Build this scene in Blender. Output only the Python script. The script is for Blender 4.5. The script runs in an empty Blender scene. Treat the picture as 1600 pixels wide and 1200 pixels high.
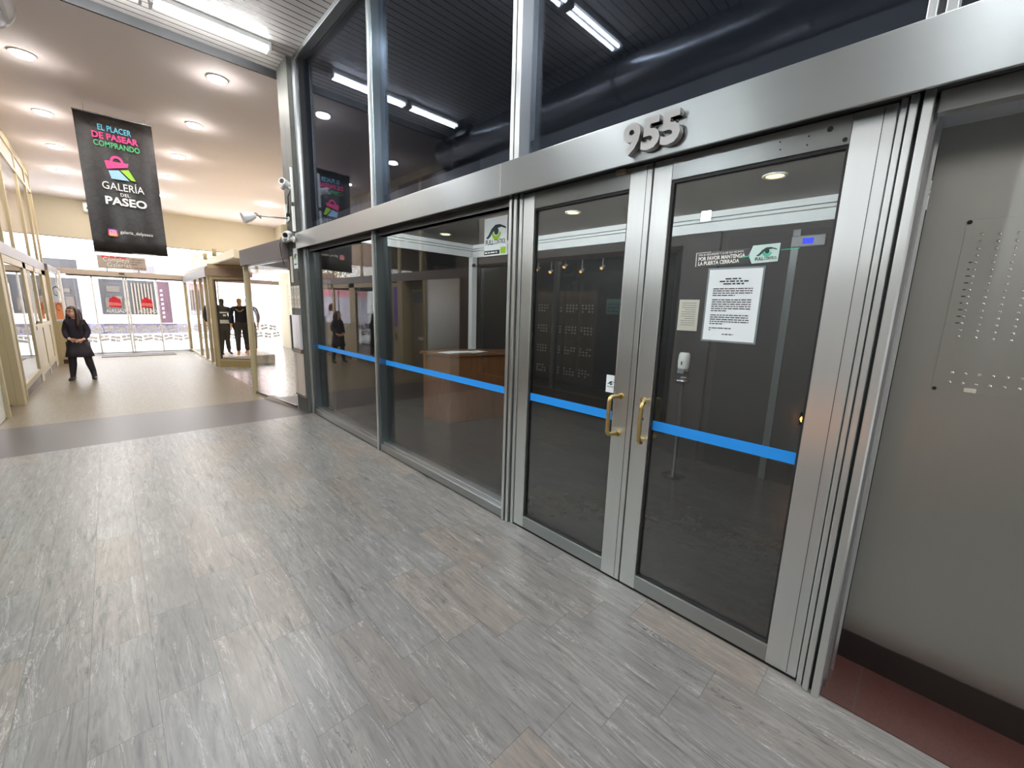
import bpy, bmesh, math, random
from mathutils import Vector, Matrix, Quaternion
random.seed(7)
scn = bpy.context.scene
COL = scn.collection

# ------------------------------------------------------------------ camera
yaw, pitch, roll = 0.77495, -0.18130, 0.03025
fw = Vector((math.sin(yaw)*math.cos(pitch), math.cos(yaw)*math.cos(pitch), math.sin(pitch)))
rt = fw.cross(Vector((0, 0, 1))).normalized()
up = rt.cross(fw)
rt, up = rt*math.cos(roll)+up*math.sin(roll), -rt*math.sin(roll)+up*math.cos(roll)
cd = bpy.data.cameras.new('camera')
cam = bpy.data.objects.new('camera', cd)
COL.objects.link(cam)
cd.sensor_width = 36.0
cd.lens = 36.0*638.05/1600
cd.clip_start = 0.02
cd.clip_end = 300
mw = Matrix((rt, up, -fw)).transposed().to_4x4()
mw.translation = Vector((-2.08, 0, 1.639))
cam.matrix_world = mw
scn.camera = cam

# ------------------------------------------------------------------ world, exposure
w = bpy.data.worlds.new('sky')
scn.world = w
w.use_nodes = True
bg = w.node_tree.nodes['Background']
bg.inputs[0].default_value = (0.93, 0.96, 1.0, 1)
bg.inputs[1].default_value = 9.0
scn.view_settings.view_transform = 'Standard'
scn.view_settings.look = 'None'
scn.view_settings.exposure = 0.35
scn.view_settings.gamma = 1.0
scn.view_settings.use_curve_mapping = False
scn.cycles.max_bounces = 8
scn.cycles.transparent_max_bounces = 24
scn.cycles.sample_clamp_indirect = 8.0
scn.cycles.sample_clamp_direct = 24.0
scn.cycles.use_denoising = True
TUBE, SPOT, WARM = 110.0, 255.0, 6.5


# ------------------------------------------------------------------ materials
def lin(r, g, b):
    f = lambda c: (c/255/12.92) if c/255 <= 0.04045 else ((c/255+0.055)/1.055)**2.4
    return (f(r), f(g), f(b), 1)


class NT:
    def __init__(s, name):
        s.m = bpy.data.materials.new(name)
        s.m.use_nodes = True
        s.t = s.m.node_tree
        s.t.nodes.clear()
        s.out = s.n('ShaderNodeOutputMaterial')

    def n(s, typ, **kw):
        x = s.t.nodes.new(typ)
        for k, v in kw.items():
            setattr(x, k, v)
        return x

    def l(s, a, b):
        s.t.links.new(a, b)

    def setv(s, sock, v):
        if hasattr(v, 'is_linked'):
            s.l(v, sock)
        else:
            sock.default_value = v

    def math(s, op, a, b=None, c=None):
        x = s.n('ShaderNodeMath', operation=op)
        s.setv(x.inputs[0], a)
        if b is not None:
            s.setv(x.inputs[1], b)
        if c is not None:
            s.setv(x.inputs[2], c)
        return x.outputs[0]

    def xyz(s):
        tc = s.n('ShaderNodeTexCoord')
        g = s.n('ShaderNodeNewGeometry')
        sp = s.n('ShaderNodeSeparateXYZ')
        s.l(g.outputs['Position'], sp.inputs[0])
        return sp.outputs[0], sp.outputs[1], sp.outputs[2]

    def comb(s, x, y, z):
        c = s.n('ShaderNodeCombineXYZ')
        for i, v in enumerate((x, y, z)):
            s.setv(c.inputs[i], v)
        return c.outputs[0]

    def noise(s, vec, scale, detail=4, rough=.55, dist=0):
        x = s.n('ShaderNodeTexNoise')
        s.l(vec, x.inputs['Vector'])
        x.inputs['Scale'].default_value = scale
        x.inputs['Detail'].default_value = detail
        x.inputs['Roughness'].default_value = rough
        x.inputs['Distortion'].default_value = dist
        return x.outputs['Fac']

    def ramp(s, fac, stops):
        r = s.n('ShaderNodeValToRGB')
        e = r.color_ramp.elements
        while len(e) < len(stops):
            e.new(0.5)
        for i, (p, c) in enumerate(stops):
            e[i].position = p
            e[i].color = c if len(c) == 4 else (*c, 1)
        s.setv(r.inputs[0], fac)
        return r.outputs[0]

    def mix(s, fac, a, b, mode='MIX'):
        x = s.n('ShaderNodeMix', data_type='RGBA', blend_type=mode)
        s.setv(x.inputs[0], fac)
        s.setv(x.inputs[6], a)
        s.setv(x.inputs[7], b)
        return x.outputs[2]

    def bsdf(s, **kw):
        b = s.n('ShaderNodeBsdfPrincipled')
        for k, v in kw.items():
            s.setv(b.inputs[k], v)
        s.l(b.outputs[0], s.out.inputs[0])
        return b


def plain(name, col, rough=.5, metal=0., spec=.5, var=.06, scale=6, aniso=0):
    t = NT(name)
    x, y, z = t.xyz()
    nz = t.noise(t.comb(x, y, z), scale)
    c = t.mix(t.math('MULTIPLY', nz, 1.0), tuple([v*(1-var) for v in col[:3]])+(1,), tuple([min(1, v*(1+var)) for v in col[:3]])+(1,))
    t.bsdf(**{'Base Color': c, 'Roughness': rough, 'Metallic': metal, 'Specular IOR Level': spec})
    return t.m


def emit(name, col, st):
    t = NT(name)
    e = t.n('ShaderNodeEmission')
    e.inputs[0].default_value = col
    e.inputs[1].default_value = st
    t.l(e.outputs[0], t.out.inputs[0])
    return t.m


def glass(name, tint=(.93, .95, .94), f0=.045, haze=0., hcol=(.9, .9, .9, 1), gcol=(1, 1, 1, 1)):
    t = NT(name)
    g = t.n('ShaderNodeNewGeometry')
    d = t.n('ShaderNodeVectorMath', operation='DOT_PRODUCT')
    t.l(g.outputs['Normal'], d.inputs[0])
    t.l(g.outputs['Incoming'], d.inputs[1])
    c = t.math('ABSOLUTE', d.outputs['Value'])
    om = t.math('SUBTRACT', 1.0, c)
    p5 = t.math('POWER', om, 5.0)
    f = t.math('MULTIPLY_ADD', p5, 1-f0, f0)
    tr = t.n('ShaderNodeBsdfTransparent')
    tr.inputs[0].default_value = (*tint, 1)
    gl = t.n('ShaderNodeBsdfGlossy')
    gl.inputs['Roughness'].default_value = 0.0
    gl.inputs['Color'].default_value = gcol
    m = t.n('ShaderNodeMixShader')
    t.l(f, m.inputs[0])
    base = tr.outputs[0]
    if haze:
        df = t.n('ShaderNodeBsdfDiffuse')
        df.inputs[0].default_value = hcol
        tl = t.n('ShaderNodeBsdfTranslucent')
        tl.inputs[0].default_value = hcol
        a = t.n('ShaderNodeMixShader')
        a.inputs[0].default_value = .5
        t.l(df.outputs[0], a.inputs[1])
        t.l(tl.outputs[0], a.inputs[2])
        m2 = t.n('ShaderNodeMixShader')
        m2.inputs[0].default_value = haze
        t.l(base, m2.inputs[1])
        t.l(a.outputs[0], m2.inputs[2])
        base = m2.outputs[0]
    t.l(base, m.inputs[1])
    t.l(gl.outputs[0], m.inputs[2])
    t.l(m.outputs[0], t.out.inputs[0])
    return t.m


def brushed(name, vertical=True, col=(.86, .89, .89), rough=.31, aniso=.72):
    t = NT(name)
    x, y, z = t.xyz()
    if vertical:
        v = t.comb(t.math('MULTIPLY', x, 60), t.math('MULTIPLY', y, 60), t.math('MULTIPLY', z, .8))
        axis = (0., 0., 1.)
    else:
        v = t.comb(t.math('MULTIPLY', x, 40), t.math('MULTIPLY', y, .8), t.math('MULTIPLY', z, 40))
        axis = (0., 1., 0.)
    cr = t.n('ShaderNodeVectorMath', operation='CROSS_PRODUCT')
    t.l(t.n('ShaderNodeNewGeometry').outputs['True Normal'], cr.inputs[0])
    cr.inputs[1].default_value = axis
    tan = cr.outputs[0]
    n1 = t.noise(v, 1.0, 3)
    n2 = t.noise(t.comb(x, y, z), 3.0, 4)
    r = t.math('MULTIPLY_ADD', n2, .08, rough-.03)
    k = t.math('MULTIPLY_ADD', n1, .04, .97)
    c = t.mix(1.0, (*col, 1), t.comb(k, k, k), 'MULTIPLY')
    t.bsdf(**{'Base Color': c, 'Roughness': r, 'Metallic': 1.0, 'Anisotropic': aniso, 'Tangent': tan})
    return t.m


def tile_floor(name, W, L, light, dark, vein, warm, rough=.28, grout=.004, gcol=(.07, .065, .06, 1), contrast=1.0):
    t = NT(name)
    x, y, z = t.xyz()
    u = t.math('DIVIDE', x, W)
    row = t.math('FLOOR', u)
    fu = t.math('FRACT', u)
    wn = t.n('ShaderNodeTexWhiteNoise', noise_dimensions='1D')
    t.l(row, wn.inputs['W'])
    v = t.math('ADD', t.math('DIVIDE', y, L), t.math('MULTIPLY', wn.outputs['Value'], 3.0))
    col = t.math('FLOOR', v)
    fv = t.math('FRACT', v)
    w2 = t.n('ShaderNodeTexWhiteNoise', noise_dimensions='2D')
    t.l(t.comb(row, col, 0.0), w2.inputs['Vector'])
    sc = t.n('ShaderNodeSeparateColor')
    t.l(w2.outputs['Color'], sc.inputs[0])
    ra, rb, rc = sc.outputs[0], sc.outputs[1], sc.outputs[2]
    ox = t.math('MULTIPLY', ra, 37.)
    oy = t.math('MULTIPLY', rb, 53.)
    vx = t.math('ADD', t.math('MULTIPLY', x, 7.0), ox)
    vy = t.math('ADD', t.math('MULTIPLY', y, 1.1), oy)
    base = t.noise(t.comb(vx, vy, 0.0), 1.0, 6, .62, 1.3)
    fine = t.noise(t.comb(t.math('MULTIPLY', x, 46.), t.math('MULTIPLY', y, 5.5), oy), 1.0, 6, .7, .9)
    veins = t.noise(t.comb(t.math('MULTIPLY_ADD', x, 16., oy), t.math('MULTIPLY_ADD', y, 1.5, ox), 3.0), 1.0, 7, .66, 1.6)
    c = t.mix(t.math('MULTIPLY_ADD', base, 1.9*contrast, .5-.95*contrast), dark, light)
    c = t.mix(t.math('MULTIPLY', t.math('POWER', rc, 2.5), .40), c, warm)
    c = t.mix(t.math('MULTIPLY', t.math('MAXIMUM', t.math('MULTIPLY_ADD', fine, 2.4, -.95), 0.0), .62*contrast), c, vein)
    vm = t.ramp(veins, [(.30, (1, 1, 1, 1)), (.40, (.25, .25, .25, 1)), (.47, (0, 0, 0, 1))])
    c = t.mix(t.math('MULTIPLY', vm, .75*contrast), c, vein)
    thin = t.noise(t.comb(t.math('MULTIPLY_ADD', x, 11., ox), t.math('MULTIPLY_ADD', y, .9, oy), 7.0), 1.0, 8, .62, 2.2)
    ridge = t.math('LESS_THAN', t.math('ABSOLUTE', t.math('SUBTRACT', thin, .5)), .007)
    c = t.mix(t.math('MULTIPLY', t.math('MULTIPLY', ridge, t.math('MINIMUM', t.math('MAXIMUM', t.math('MULTIPLY_ADD', base, 5.0, -2.2), 0.0), 1.0)), .75*contrast), c, vein)
    pale = t.math('LESS_THAN', t.math('ABSOLUTE', t.math('SUBTRACT', thin, .6)), .006)
    c = t.mix(t.math('MULTIPLY', pale, .3*contrast), c, (.7, .68, .66, 1))
    tone = t.math('MULTIPLY_ADD', rb, .13*contrast, 1-.07*contrast)
    c = t.mix(1.0, c, t.comb(tone, tone, tone), 'MULTIPLY')
    gx = t.math('LESS_THAN', t.math('MINIMUM', fu, t.math('SUBTRACT', 1.0, fu)), grout/W*.5)
    gy = t.math('LESS_THAN', t.math('MINIMUM', fv, t.math('SUBTRACT', 1.0, fv)), grout/L*.5)
    gm = t.math('MAXIMUM', gx, gy)
    c = t.mix(t.math('MULTIPLY', gm, t.math('MULTIPLY_ADD', fine, 1.6, -.25)), c, gcol)
    rr = t.math('MULTIPLY_ADD', fine, .18, rough-.06)
    b = t.bsdf(**{'Base Color': c, 'Roughness': rr, 'Specular IOR Level': .45})
    bp = t.n('ShaderNodeBump')
    bp.inputs['Strength'].default_value = .12
    bp.inputs['Distance'].default_value = .003
    t.l(t.math('SUBTRACT', fine, gm), bp.inputs['Height'])
    t.l(bp.outputs[0], b.inputs['Normal'])
    return t.m


def slat_mat():
    t = NT('ceiling slats')
    x, y, z = t.xyz()
    f = t.math('FRACT', t.math('DIVIDE', y, .105))
    gap = t.math('LESS_THAN', f, .14)
    n = t.noise(t.comb(t.math('MULTIPLY', x, 1.0), t.math('MULTIPLY', y, 8.), 0.), 3.0)
    c = t.mix(n, lin(188, 180, 174), lin(212, 205, 198))
    c = t.mix(gap, c, (.02, .02, .02, 1))
    b = t.bsdf(**{'Base Color': c, 'Roughness': .45})
    bp = t.n('ShaderNodeBump')
    bp.inputs['Distance'].default_value = .02
    t.l(t.math('SUBTRACT', 1.0, gap), bp.inputs['Height'])
    t.l(bp.outputs[0], b.inputs['Normal'])
    return t.m


def stone(name, c1, c2, scale=8, rough=.35, stretch=(1, 1, 1), lines=None):
    t = NT(name)
    x, y, z = t.xyz()
    v = t.comb(t.math('MULTIPLY', x, stretch[0]), t.math('MULTIPLY', y, stretch[1]), t.math('MULTIPLY', z, stretch[2]))
    n = t.noise(v, scale, 8, .65, .8)
    c = t.ramp(n, [(.3, c1), (.7, c2)])
    if lines:
        f = t.math('FRACT', t.math('DIVIDE', {'x': x, 'y': y, 'z': z}[lines[0]], lines[1]))
        c = t.mix(t.math('MULTIPLY', t.math('LESS_THAN', f, .012), .6), c, (.05, .05, .05, 1))
    t.bsdf(**{'Base Color': c, 'Roughness': rough})
    return t.m


def wood(name, c1, c2, rough=.4):
    t = NT(name)
    x, y, z = t.xyz()
    n = t.noise(t.comb(t.math('MULTIPLY', x, 9.), t.math('MULTIPLY', y, 9.), t.math('MULTIPLY', z, 1.2)), 2.0, 6, .6, 1.2)
    t.bsdf(**{'Base Color': t.ramp(n, [(.3, c1), (.7, c2)]), 'Roughness': rough})
    return t.m


def leafy(name):
    t = NT(name)
    x, y, z = t.xyz()
    n = t.noise(t.comb(x, y, z), 5.0)
    t.bsdf(**{'Base Color': t.ramp(n, [(.35, lin(120, 130, 60)), (.65, lin(190, 190, 110))]), 'Roughness': .6})
    return t.m


STV = brushed('brushed steel vertical', True)
STH = brushed('brushed steel horizontal', False, (.40, .42, .42), .33)
STP = brushed('brushed steel panel', True, (.50, .505, .47), .36, .7)
STD = brushed('dull dark steel', True, (.34, .34, .34), .38, .6)
STB = brushed('dark blued steel', True, (.24, .28, .30), .3, .6)
NUMB = brushed('worn numeral steel', True, (.40, .39, .38), .33, .3)  # even mid-grey steel for the digits
DARK = plain('dark gap', (.012, .012, .013), .6)
GASK = plain('black rubber gasket', (.015, .014, .014), .5)
BRASS = plain('worn brass', (.62, .47, .20), .3, 1.0, var=.2, scale=30)
BLUE = plain('blue tape', (.012, .28, .82), .45)
GLS = glass('clear glass', (.93, .94, .935), .074)
GUP = glass('upper glass', (.88, .91, .94), .028, gcol=(.78, .84, 1, 1))
GSH = glass('shop glass', (.975, .98, .975), .04)
FROST = glass('white vinyl on glass', (.96, .96, .96), .03, .72, (.93, .93, .93, 1))
FLOOR = tile_floor('veined marble tiles', .21, .62, lin(138, 135, 131), lin(104, 102, 100), lin(54, 53, 56), lin(140, 124, 108))
FLOORF = tile_floor('cream stone tiles', .42, .84, lin(118, 107, 85), lin(104, 93, 72), lin(87, 75, 55), lin(116, 102, 77), .36, .003, (.25, .22, .17, 1), .45)
FLOORS = tile_floor('grey shop floor tiles', .4, .4, lin(150, 146, 146), lin(128, 124, 124), lin(110, 106, 106), lin(150, 146, 140), .25, .004, (.2, .2, .2, 1), .4)
STRIP = stone('grey granite strip', lin(64, 58, 59), lin(75, 69, 70), 60, .38, lines=('x', 1.45))
LOBBYF = stone('dark lobby floor tiles', lin(52, 50, 48), lin(66, 63, 61), 14, .2, lines=('y', .6))
REDG = stone('red granite', lin(52, 31, 28), lin(80, 48, 43), 90, .3, lines=('y', .65))
MARB = stone('grey veined marble', lin(58, 58, 54), lin(84, 84, 78), 5, .6, (4, 4, .6), ('z', .86))
BROWN = stone('brown marble', lin(74, 56, 44), lin(112, 88, 70), 7, .3, (1, 1, .5))
SLAT = slat_mat()
WHITEC = plain('white ceiling paint', lin(236, 226, 224), .8, var=.02)
CREAMW = plain('cream wall paint', lin(198, 188, 166), .8, var=.02)
CREAMF = plain('cream painted frame', lin(168, 153, 118), .5, var=.05)
PINKF = plain('pale grey beam cladding', lin(110, 102, 101), .45, var=.04)
TAUPE = plain('taupe door header', lin(140, 122, 104), .5)
DKWALL = plain('dark wall panelling', lin(54, 46, 42), .35)
TAUPW = plain('pale grey wall panelling', lin(186, 180, 175), .5)
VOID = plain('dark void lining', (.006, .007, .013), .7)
LCEIL = plain('grey lobby ceiling', lin(150, 146, 140), .8)
CORN = plain('white cornice', lin(236, 238, 236), .4, var=.01)
LWALL = stone('dark brown lobby wall', lin(10, 8, 7), lin(15, 12, 11), 4, .7, (1, 1, .4))
TEAL = plain('dark teal glass panel', lin(14, 21, 22), .6, spec=.2)
WOODD = wood('desk wood', lin(92, 55, 28), lin(118, 76, 42))
PAPER = plain('white paper', lin(232, 238, 240), .6, var=.01)
PAPER2 = plain('ivory paper', lin(220, 212, 196), .6, var=.02)
INK = plain('black ink', (.02, .02, .025), .6)
WHITE = plain('white plastic', lin(236, 236, 232), .35, var=.01)
GREYP = plain('grey plastic', lin(120, 122, 126), .4)
BLACKP = plain('black plastic', (.012, .012, .013), .35)
LIME = plain('lime green print', lin(150, 200, 30), .5)
DKGRN = plain('dark green print', lin(20, 56, 52), .5)
MINT = plain('mint green print', lin(70, 190, 150), .5)
PINK = plain('magenta print', lin(225, 50, 125), .5)
CYAN = plain('cyan print', lin(90, 190, 215), .5)
GRNT = plain('green print', lin(70, 180, 110), .5)
PALEB = plain('pale blue print', lin(150, 195, 225), .5)
RED = plain('red print', lin(214, 28, 48), .5)
SALM = plain('salmon print', lin(240, 120, 110), .5)
OFFW = plain('off white print', lin(238, 236, 228), .5, var=.01)
MAROON = plain('maroon panel', lin(62, 34, 48), .5)
PURP = plain('purple poster', lin(96, 60, 170), .5)
DUCT = plain('galvanised duct', (.50, .52, .54), .24, 1.0, var=.1)
E_TUBE = emit('fluorescent tube light', (.93, .97, 1, 1), TUBE)
E_SPOT = emit('warm white downlight', (1, .94, .89, 1), SPOT)
E_WARM = emit('amber lobby downlight', (1, .52, .14, 1), WARM)
E_BLUE = emit('blue display', (.02, .05, 1, 1), 1.2)
E_ORNG = emit('orange pilot lamp', (1, .33, .05, 1), 40.0)
E_FLOOD = emit('cold white flood light', (.9, .97, 1, 1), 520.0)
E_SHOP = emit('cool shop strip light', (.86, 1, .98, 1), 70.0)
E_FILL = emit('lobby fill light', (.88, .96, 1, 1), 66.0)


def banner_mat():
    t = NT('black patterned banner cloth')
    x, y, z = t.xyz()
    vo = t.n('ShaderNodeTexVoronoi', feature='DISTANCE_TO_EDGE')
    t.l(t.comb(x, 0.0, z), vo.inputs['Vector'])
    vo.inputs['Scale'].default_value = 7.0
    m = t.math('LESS_THAN', vo.outputs['Distance'], .05)
    n = t.noise(t.comb(x, 0.0, z), 9.0, 4, .6, 2.0)
    c = t.mix(n, lin(30, 26, 25), lin(48, 41, 36))
    c = t.mix(t.math('MULTIPLY', m, .8), c, lin(20, 17, 19))
    t.bsdf(**{'Base Color': c, 'Roughness': .5})
    return t.m


BANNER = banner_mat()

# ------------------------------------------------------------------ object helpers
WPOS = {}


def tag(o, label=None, cat=None, group=None, kind=None):
    if label: o['label'] = label
    if cat: o['category'] = cat
    if group: o['group'] = group
    if kind: o['kind'] = kind
    return o


def thing(name, loc, label, cat, group=None, kind=None):
    o = bpy.data.objects.new(name, None)
    o.empty_display_size = .1
    COL.objects.link(o)
    o.location = loc
    WPOS[o.name] = Vector(loc)
    return tag(o, label, cat, group, kind)


class MB:
    """collects shapes in world coordinates, builds one mesh object"""
    def __init__(s):
        s.b = bmesh.new()

    def quadfaces(s, vs, fs, mi=0):
        v = [s.b.verts.new(p) for p in vs]
        for f in fs:
            try:
                q = s.b.faces.new([v[i] for i in f])
                q.material_index = mi
            except ValueError:
                pass
        return s

    def box(s, x0, x1, y0, y1, z0, z1, mi=0):
        vs = [(x, y, z) for z in (z0, z1) for y in (y0, y1) for x in (x0, x1)]
        return s.quadfaces(vs, [(0, 2, 3, 1), (4, 5, 7, 6), (0, 1, 5, 4), (2, 6, 7, 3), (0, 4, 6, 2), (1, 3, 7, 5)], mi)

    def obox(s, a, b, th, z0, z1, mi=0, z0b=None, z1b=None):
        """upright slab between plan points a and b, thickness th centred"""
        a, b = Vector((a[0], a[1])), Vector((b[0], b[1]))
        d = (b-a).normalized()
        n = Vector((-d.y, d.x))*th/2
        z0b = z0 if z0b is None else z0b
        z1b = z1 if z1b is None else z1b
        pl = [(a-n, z0, z1), (a+n, z0, z1), (b+n, z0b, z1b), (b-n, z0b, z1b)]
        vs = [(p.x, p.y, q0) for p, q0, q1 in pl]+[(p.x, p.y, q1) for p, q0, q1 in pl]
        return s.quadfaces(vs, [(0, 1, 2, 3), (7, 6, 5, 4), (0, 4, 5, 1), (1, 5, 6, 2), (2, 6, 7, 3), (3, 7, 4, 0)], mi)

    def prism(s, pts, vec, mi=0):
        n = len(pts)
        vec = Vector(vec)
        vs = [Vector(p) for p in pts]+[Vector(p)+vec for p in pts]
        fs = [tuple(range(n-1, -1, -1)), tuple(range(n, 2*n))]+[(i, (i+1) % n, n+(i+1) % n, n+i) for i in range(n)]
        return s.quadfaces(vs, fs, mi)

    def tube(s, pts, r, seg=10, mi=0, cap=True):
        pts = [Vector(p) for p in pts]
        rs = r if isinstance(r, (list, tuple)) else [r]*len(pts)
        rings = []
        ref = None
        for i, p in enumerate(pts):
            if i == 0: d = pts[1]-p
            elif i == len(pts)-1: d = p-pts[i-1]
            else: d = (pts[i+1]-p).normalized()+(p-pts[i-1]).normalized()
            d.normalize()
            if ref is None:
                ref = d.orthogonal().normalized()
            ref = (ref-d*ref.dot(d)).normalized()
            q = d.cross(ref)
            rings.append([s.b.verts.new(p+(ref*math.cos(2*math.pi*k/seg)+q*math.sin(2*math.pi*k/seg))*rs[i]) for k in range(seg)])
        for a, c in zip(rings, rings[1:]):
            for k in range(seg):
                f = s.b.faces.new((a[k], a[(k+1) % seg], c[(k+1) % seg], c[k]))
                f.smooth = True
                f.material_index = mi
        if cap:
            for ring, rev in ((rings[0], True), (rings[-1], False)):
                f = s.b.faces.new(ring[::-1] if rev else ring)
                f.material_index = mi
        return s

    def rings(s, secs, seg=20, mi=0, cap=True):
        """loft of ellipses: (centre, rx vector, ry vector)"""
        R = []
        for c, rx, ry in secs:
            c, rx, ry = Vector(c), Vector(rx), Vector(ry)
            R.append([s.b.verts.new(c+rx*math.cos(2*math.pi*k/seg)+ry*math.sin(2*math.pi*k/seg)) for k in range(seg)])
        for a, c in zip(R, R[1:]):
            for k in range(seg):
                f = s.b.faces.new((a[k], a[(k+1) % seg], c[(k+1) % seg], c[k]))
                f.smooth = True
                f.material_index = mi
        if cap:
            s.b.faces.new(R[0][::-1])
            s.b.faces.new(R[-1])
        return s

    def ball(s, c, r, seg=16, mi=0, sc=(1, 1, 1)):
        m = Matrix.Translation(c) @ Matrix.Diagonal((*[r*q for q in sc], 1))
        g = bmesh.ops.create_uvsphere(s.b, u_segments=seg, v_segments=max(6, seg//2), radius=1, matrix=m)
        for v in g['verts']:
            for f in v.link_faces:
                f.smooth = True
                f.material_index = mi
        return s

    def cyl(s, c, axis, r, h, seg=24, mi=0):
        c, axis = Vector(c), Vector(axis).normalized()
        n0 = len(s.b.faces)
        s.tube([c, c+axis*h], r, seg, mi)
        return s

    def mesh(s, me, mat=None, mi=0):
        n0 = len(s.b.verts)
        s.b.from_mesh(me)
        s.b.verts.ensure_lookup_table()
        for v in s.b.verts[n0:]:
            if mat: v.co = mat @ v.co
        return s

    def build(s, name, mat, parent=None, bevel=0, origin=None, norm=True):
        if norm:
            bmesh.ops.recalc_face_normals(s.b, faces=s.b.faces[:])
        me = bpy.data.meshes.new(name)
        if parent is not None:
            o0 = WPOS[parent.name]
        elif origin is not None:
            o0 = Vector(origin)
        else:
            lo = [min(v.co[i] for v in s.b.verts) for i in range(3)]
            hi = [max(v.co[i] for v in s.b.verts) for i in range(3)]
            o0 = Vector(((lo[0]+hi[0])/2, (lo[1]+hi[1])/2, lo[2]))
        for v in s.b.verts:
            v.co -= o0
        s.b.to_mesh(me)
        s.b.free()
        for m in (mat if isinstance(mat, (list, tuple)) else [mat]):
            me.materials.append(m)
        o = bpy.data.objects.new(name, me)
        COL.objects.link(o)
        if parent is not None:
            o.parent = parent
            WPOS[o.name] = o0
        else:
            o.location = o0
            WPOS[o.name] = o0
        if bevel:
            b = o.modifiers.new('bevel', 'BEVEL')
            b.width = bevel
            b.segments = 2
            b.limit_method = 'ANGLE'
        return o


def bx(name, mat, x0, x1, y0, y1, z0, z1, parent=None, bevel=0):
    return MB().box(min(x0, x1), max(x0, x1), min(y0, y1), max(y0, y1), min(z0, z1), max(z0, z1)).build(name, mat, parent, bevel)


def struct(o, label, cat):
    return tag(o, label, cat, kind='structure')


def frame(origin, xd, yd):
    xd, yd = Vector(xd).normalized(), Vector(yd).normalized()
    zd = xd.cross(yd)
    m = Matrix((xd, yd, zd)).transposed().to_4x4()
    m.translation = Vector(origin)
    return m


def text_into(mb, body, size, M, bold=0., ext=.0012, align='CENTER', sx=1.0, shear=0., spacing=1.0, fit=None, mi=0):
    c = bpy.data.curves.new('t', 'FONT')
    c.body = body
    c.size = size
    c.align_x = align
    c.extrude = ext
    c.offset = bold*size
    c.shear = shear
    c.space_character = spacing
    c.resolution_u = 3
    o = bpy.data.objects.new('t', c)
    COL.objects.link(o)
    dg = bpy.context.evaluated_depsgraph_get()
    me = bpy.data.meshes.new_from_object(o.evaluated_get(dg))
    bpy.data.objects.remove(o)
    bpy.data.curves.remove(c)
    if fit and len(me.vertices):
        xs = [v.co.x for v in me.vertices]
        wd = max(xs)-min(xs)
        sx = fit/wd
    k = Matrix.Diagonal((sx, 1, 1, 1))
    n0 = len(mb.b.faces)
    mb.mesh(me, M @ k)
    mb.b.faces.ensure_lookup_table()
    for f in mb.b.faces[n0:]:
        f.material_index = mi
    bpy.data.meshes.remove(me)
    return mb


def poly_into(mb, pts, M, ext=.0012, mi=0):
    vec = (M.to_3x3() @ Vector((0, 0, ext)))
    return mb.prism([M @ Vector((p[0], p[1], 0)) for p in pts], vec, mi)


def word_bars(mb, M, width, h, align='LEFT'):
    x = 0.0 if align == 'LEFT' else -width/2
    end = x+width
    while x < end-h*.5:
        w_ = min(end-x, h*random.uniform(1.5, 6.5))
        poly_into(mb, [(x, 0), (x+w_, 0), (x+w_, h), (x, h)], M, .0003)
        x += w_+h*.8
    return mb


def dup(root, loc, label=None):
    r = root.copy()
    COL.objects.link(r)
    r.location = loc
    if label: r['label'] = label
    for ch in root.children:
        c = ch.copy()
        COL.objects.link(c)
        c.parent = r
        for g in ch.children:
            d = g.copy()
            COL.objects.link(d)
            d.parent = c
    return r


FX = lambda y, z, x=0.: frame((x, y, z), (0, -1, 0), (0, 0, 1))     # writing on the facade, read from the gallery
FY = lambda x, z, y=0.: frame((x, y, z), (1, 0, 0), (0, 0, 1))      # writing that faces the camera end of the gallery
SL = lambda y: -.024*(y-7.8) if y > 7.8 else 0.0                    # the passage ramps down to the street

# ================================================================== SETTING
struct(MB().box(-3.3, 0.0, -6, 6.37, -.1, 0).build('floor', FLOOR), 'grey veined marble tile floor of the entrance passage', 'floor')
struct(MB().box(-3.3, .6, 6.37, 7.8, -.1, 0).build('floor_strip', STRIP), 'grey granite band crossing the passage floor', 'floor')


def sloped(name, mat, x0, x1, y0, y1, lab):
    return struct(MB().prism([(x0, y0, SL(y0)-.1), (x0, y1, SL(y1)-.1), (x0, y1, SL(y1)), (x0, y0, SL(y0))], (x1-x0, 0, 0)).build(name, mat), lab, 'floor')


sloped('floor_cream', FLOORF, -3.3, -.2, 7.8, 19.0, 'cream polished stone floor leading to the street doors')
sloped('floor_threshold', STRIP, -3.3, .1, 19.0, 20.4, 'grey stone floor in front of the street doors')
sloped('floor_shop', FLOORS, -.2, 3.3, 7.8, 20.4, 'grey tiled shop floor behind the angled glass')
struct(MB().box(.6, 3.3, 6.4, 7.8, -.1, 0).build('floor_shop_entry', FLOORS), 'grey tiled floor behind the stone pillar', 'floor')
sloped('floor_left_wing', FLOORF, -5.2, -3.3, 16.6, 20.4, 'cream floor beside the street doors')
struct(MB().box(-5.2, -3.3, -6, 16.6, -.2, -.02).build('floor_left_shops', DKWALL), 'dark floor inside the left hand shops', 'floor')
struct(MB().box(.0, 2.6, .1, 6.4, -.1, 0).build('floor_lobby', LOBBYF), 'dark polished tile floor of the lobby', 'floor')
struct(MB().box(0, .34, -1.6, .115, -.1, .004).build('floor_sill', REDG), 'red granite sill below the steel intercom wall', 'floor')
struct(MB().box(-60, 60, 20.4, 90, -.5, -.31).build('floor_street', plain('pale street paving', lin(214, 212, 212), .8)), 'pale sunlit paving of the street', 'street')

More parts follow.
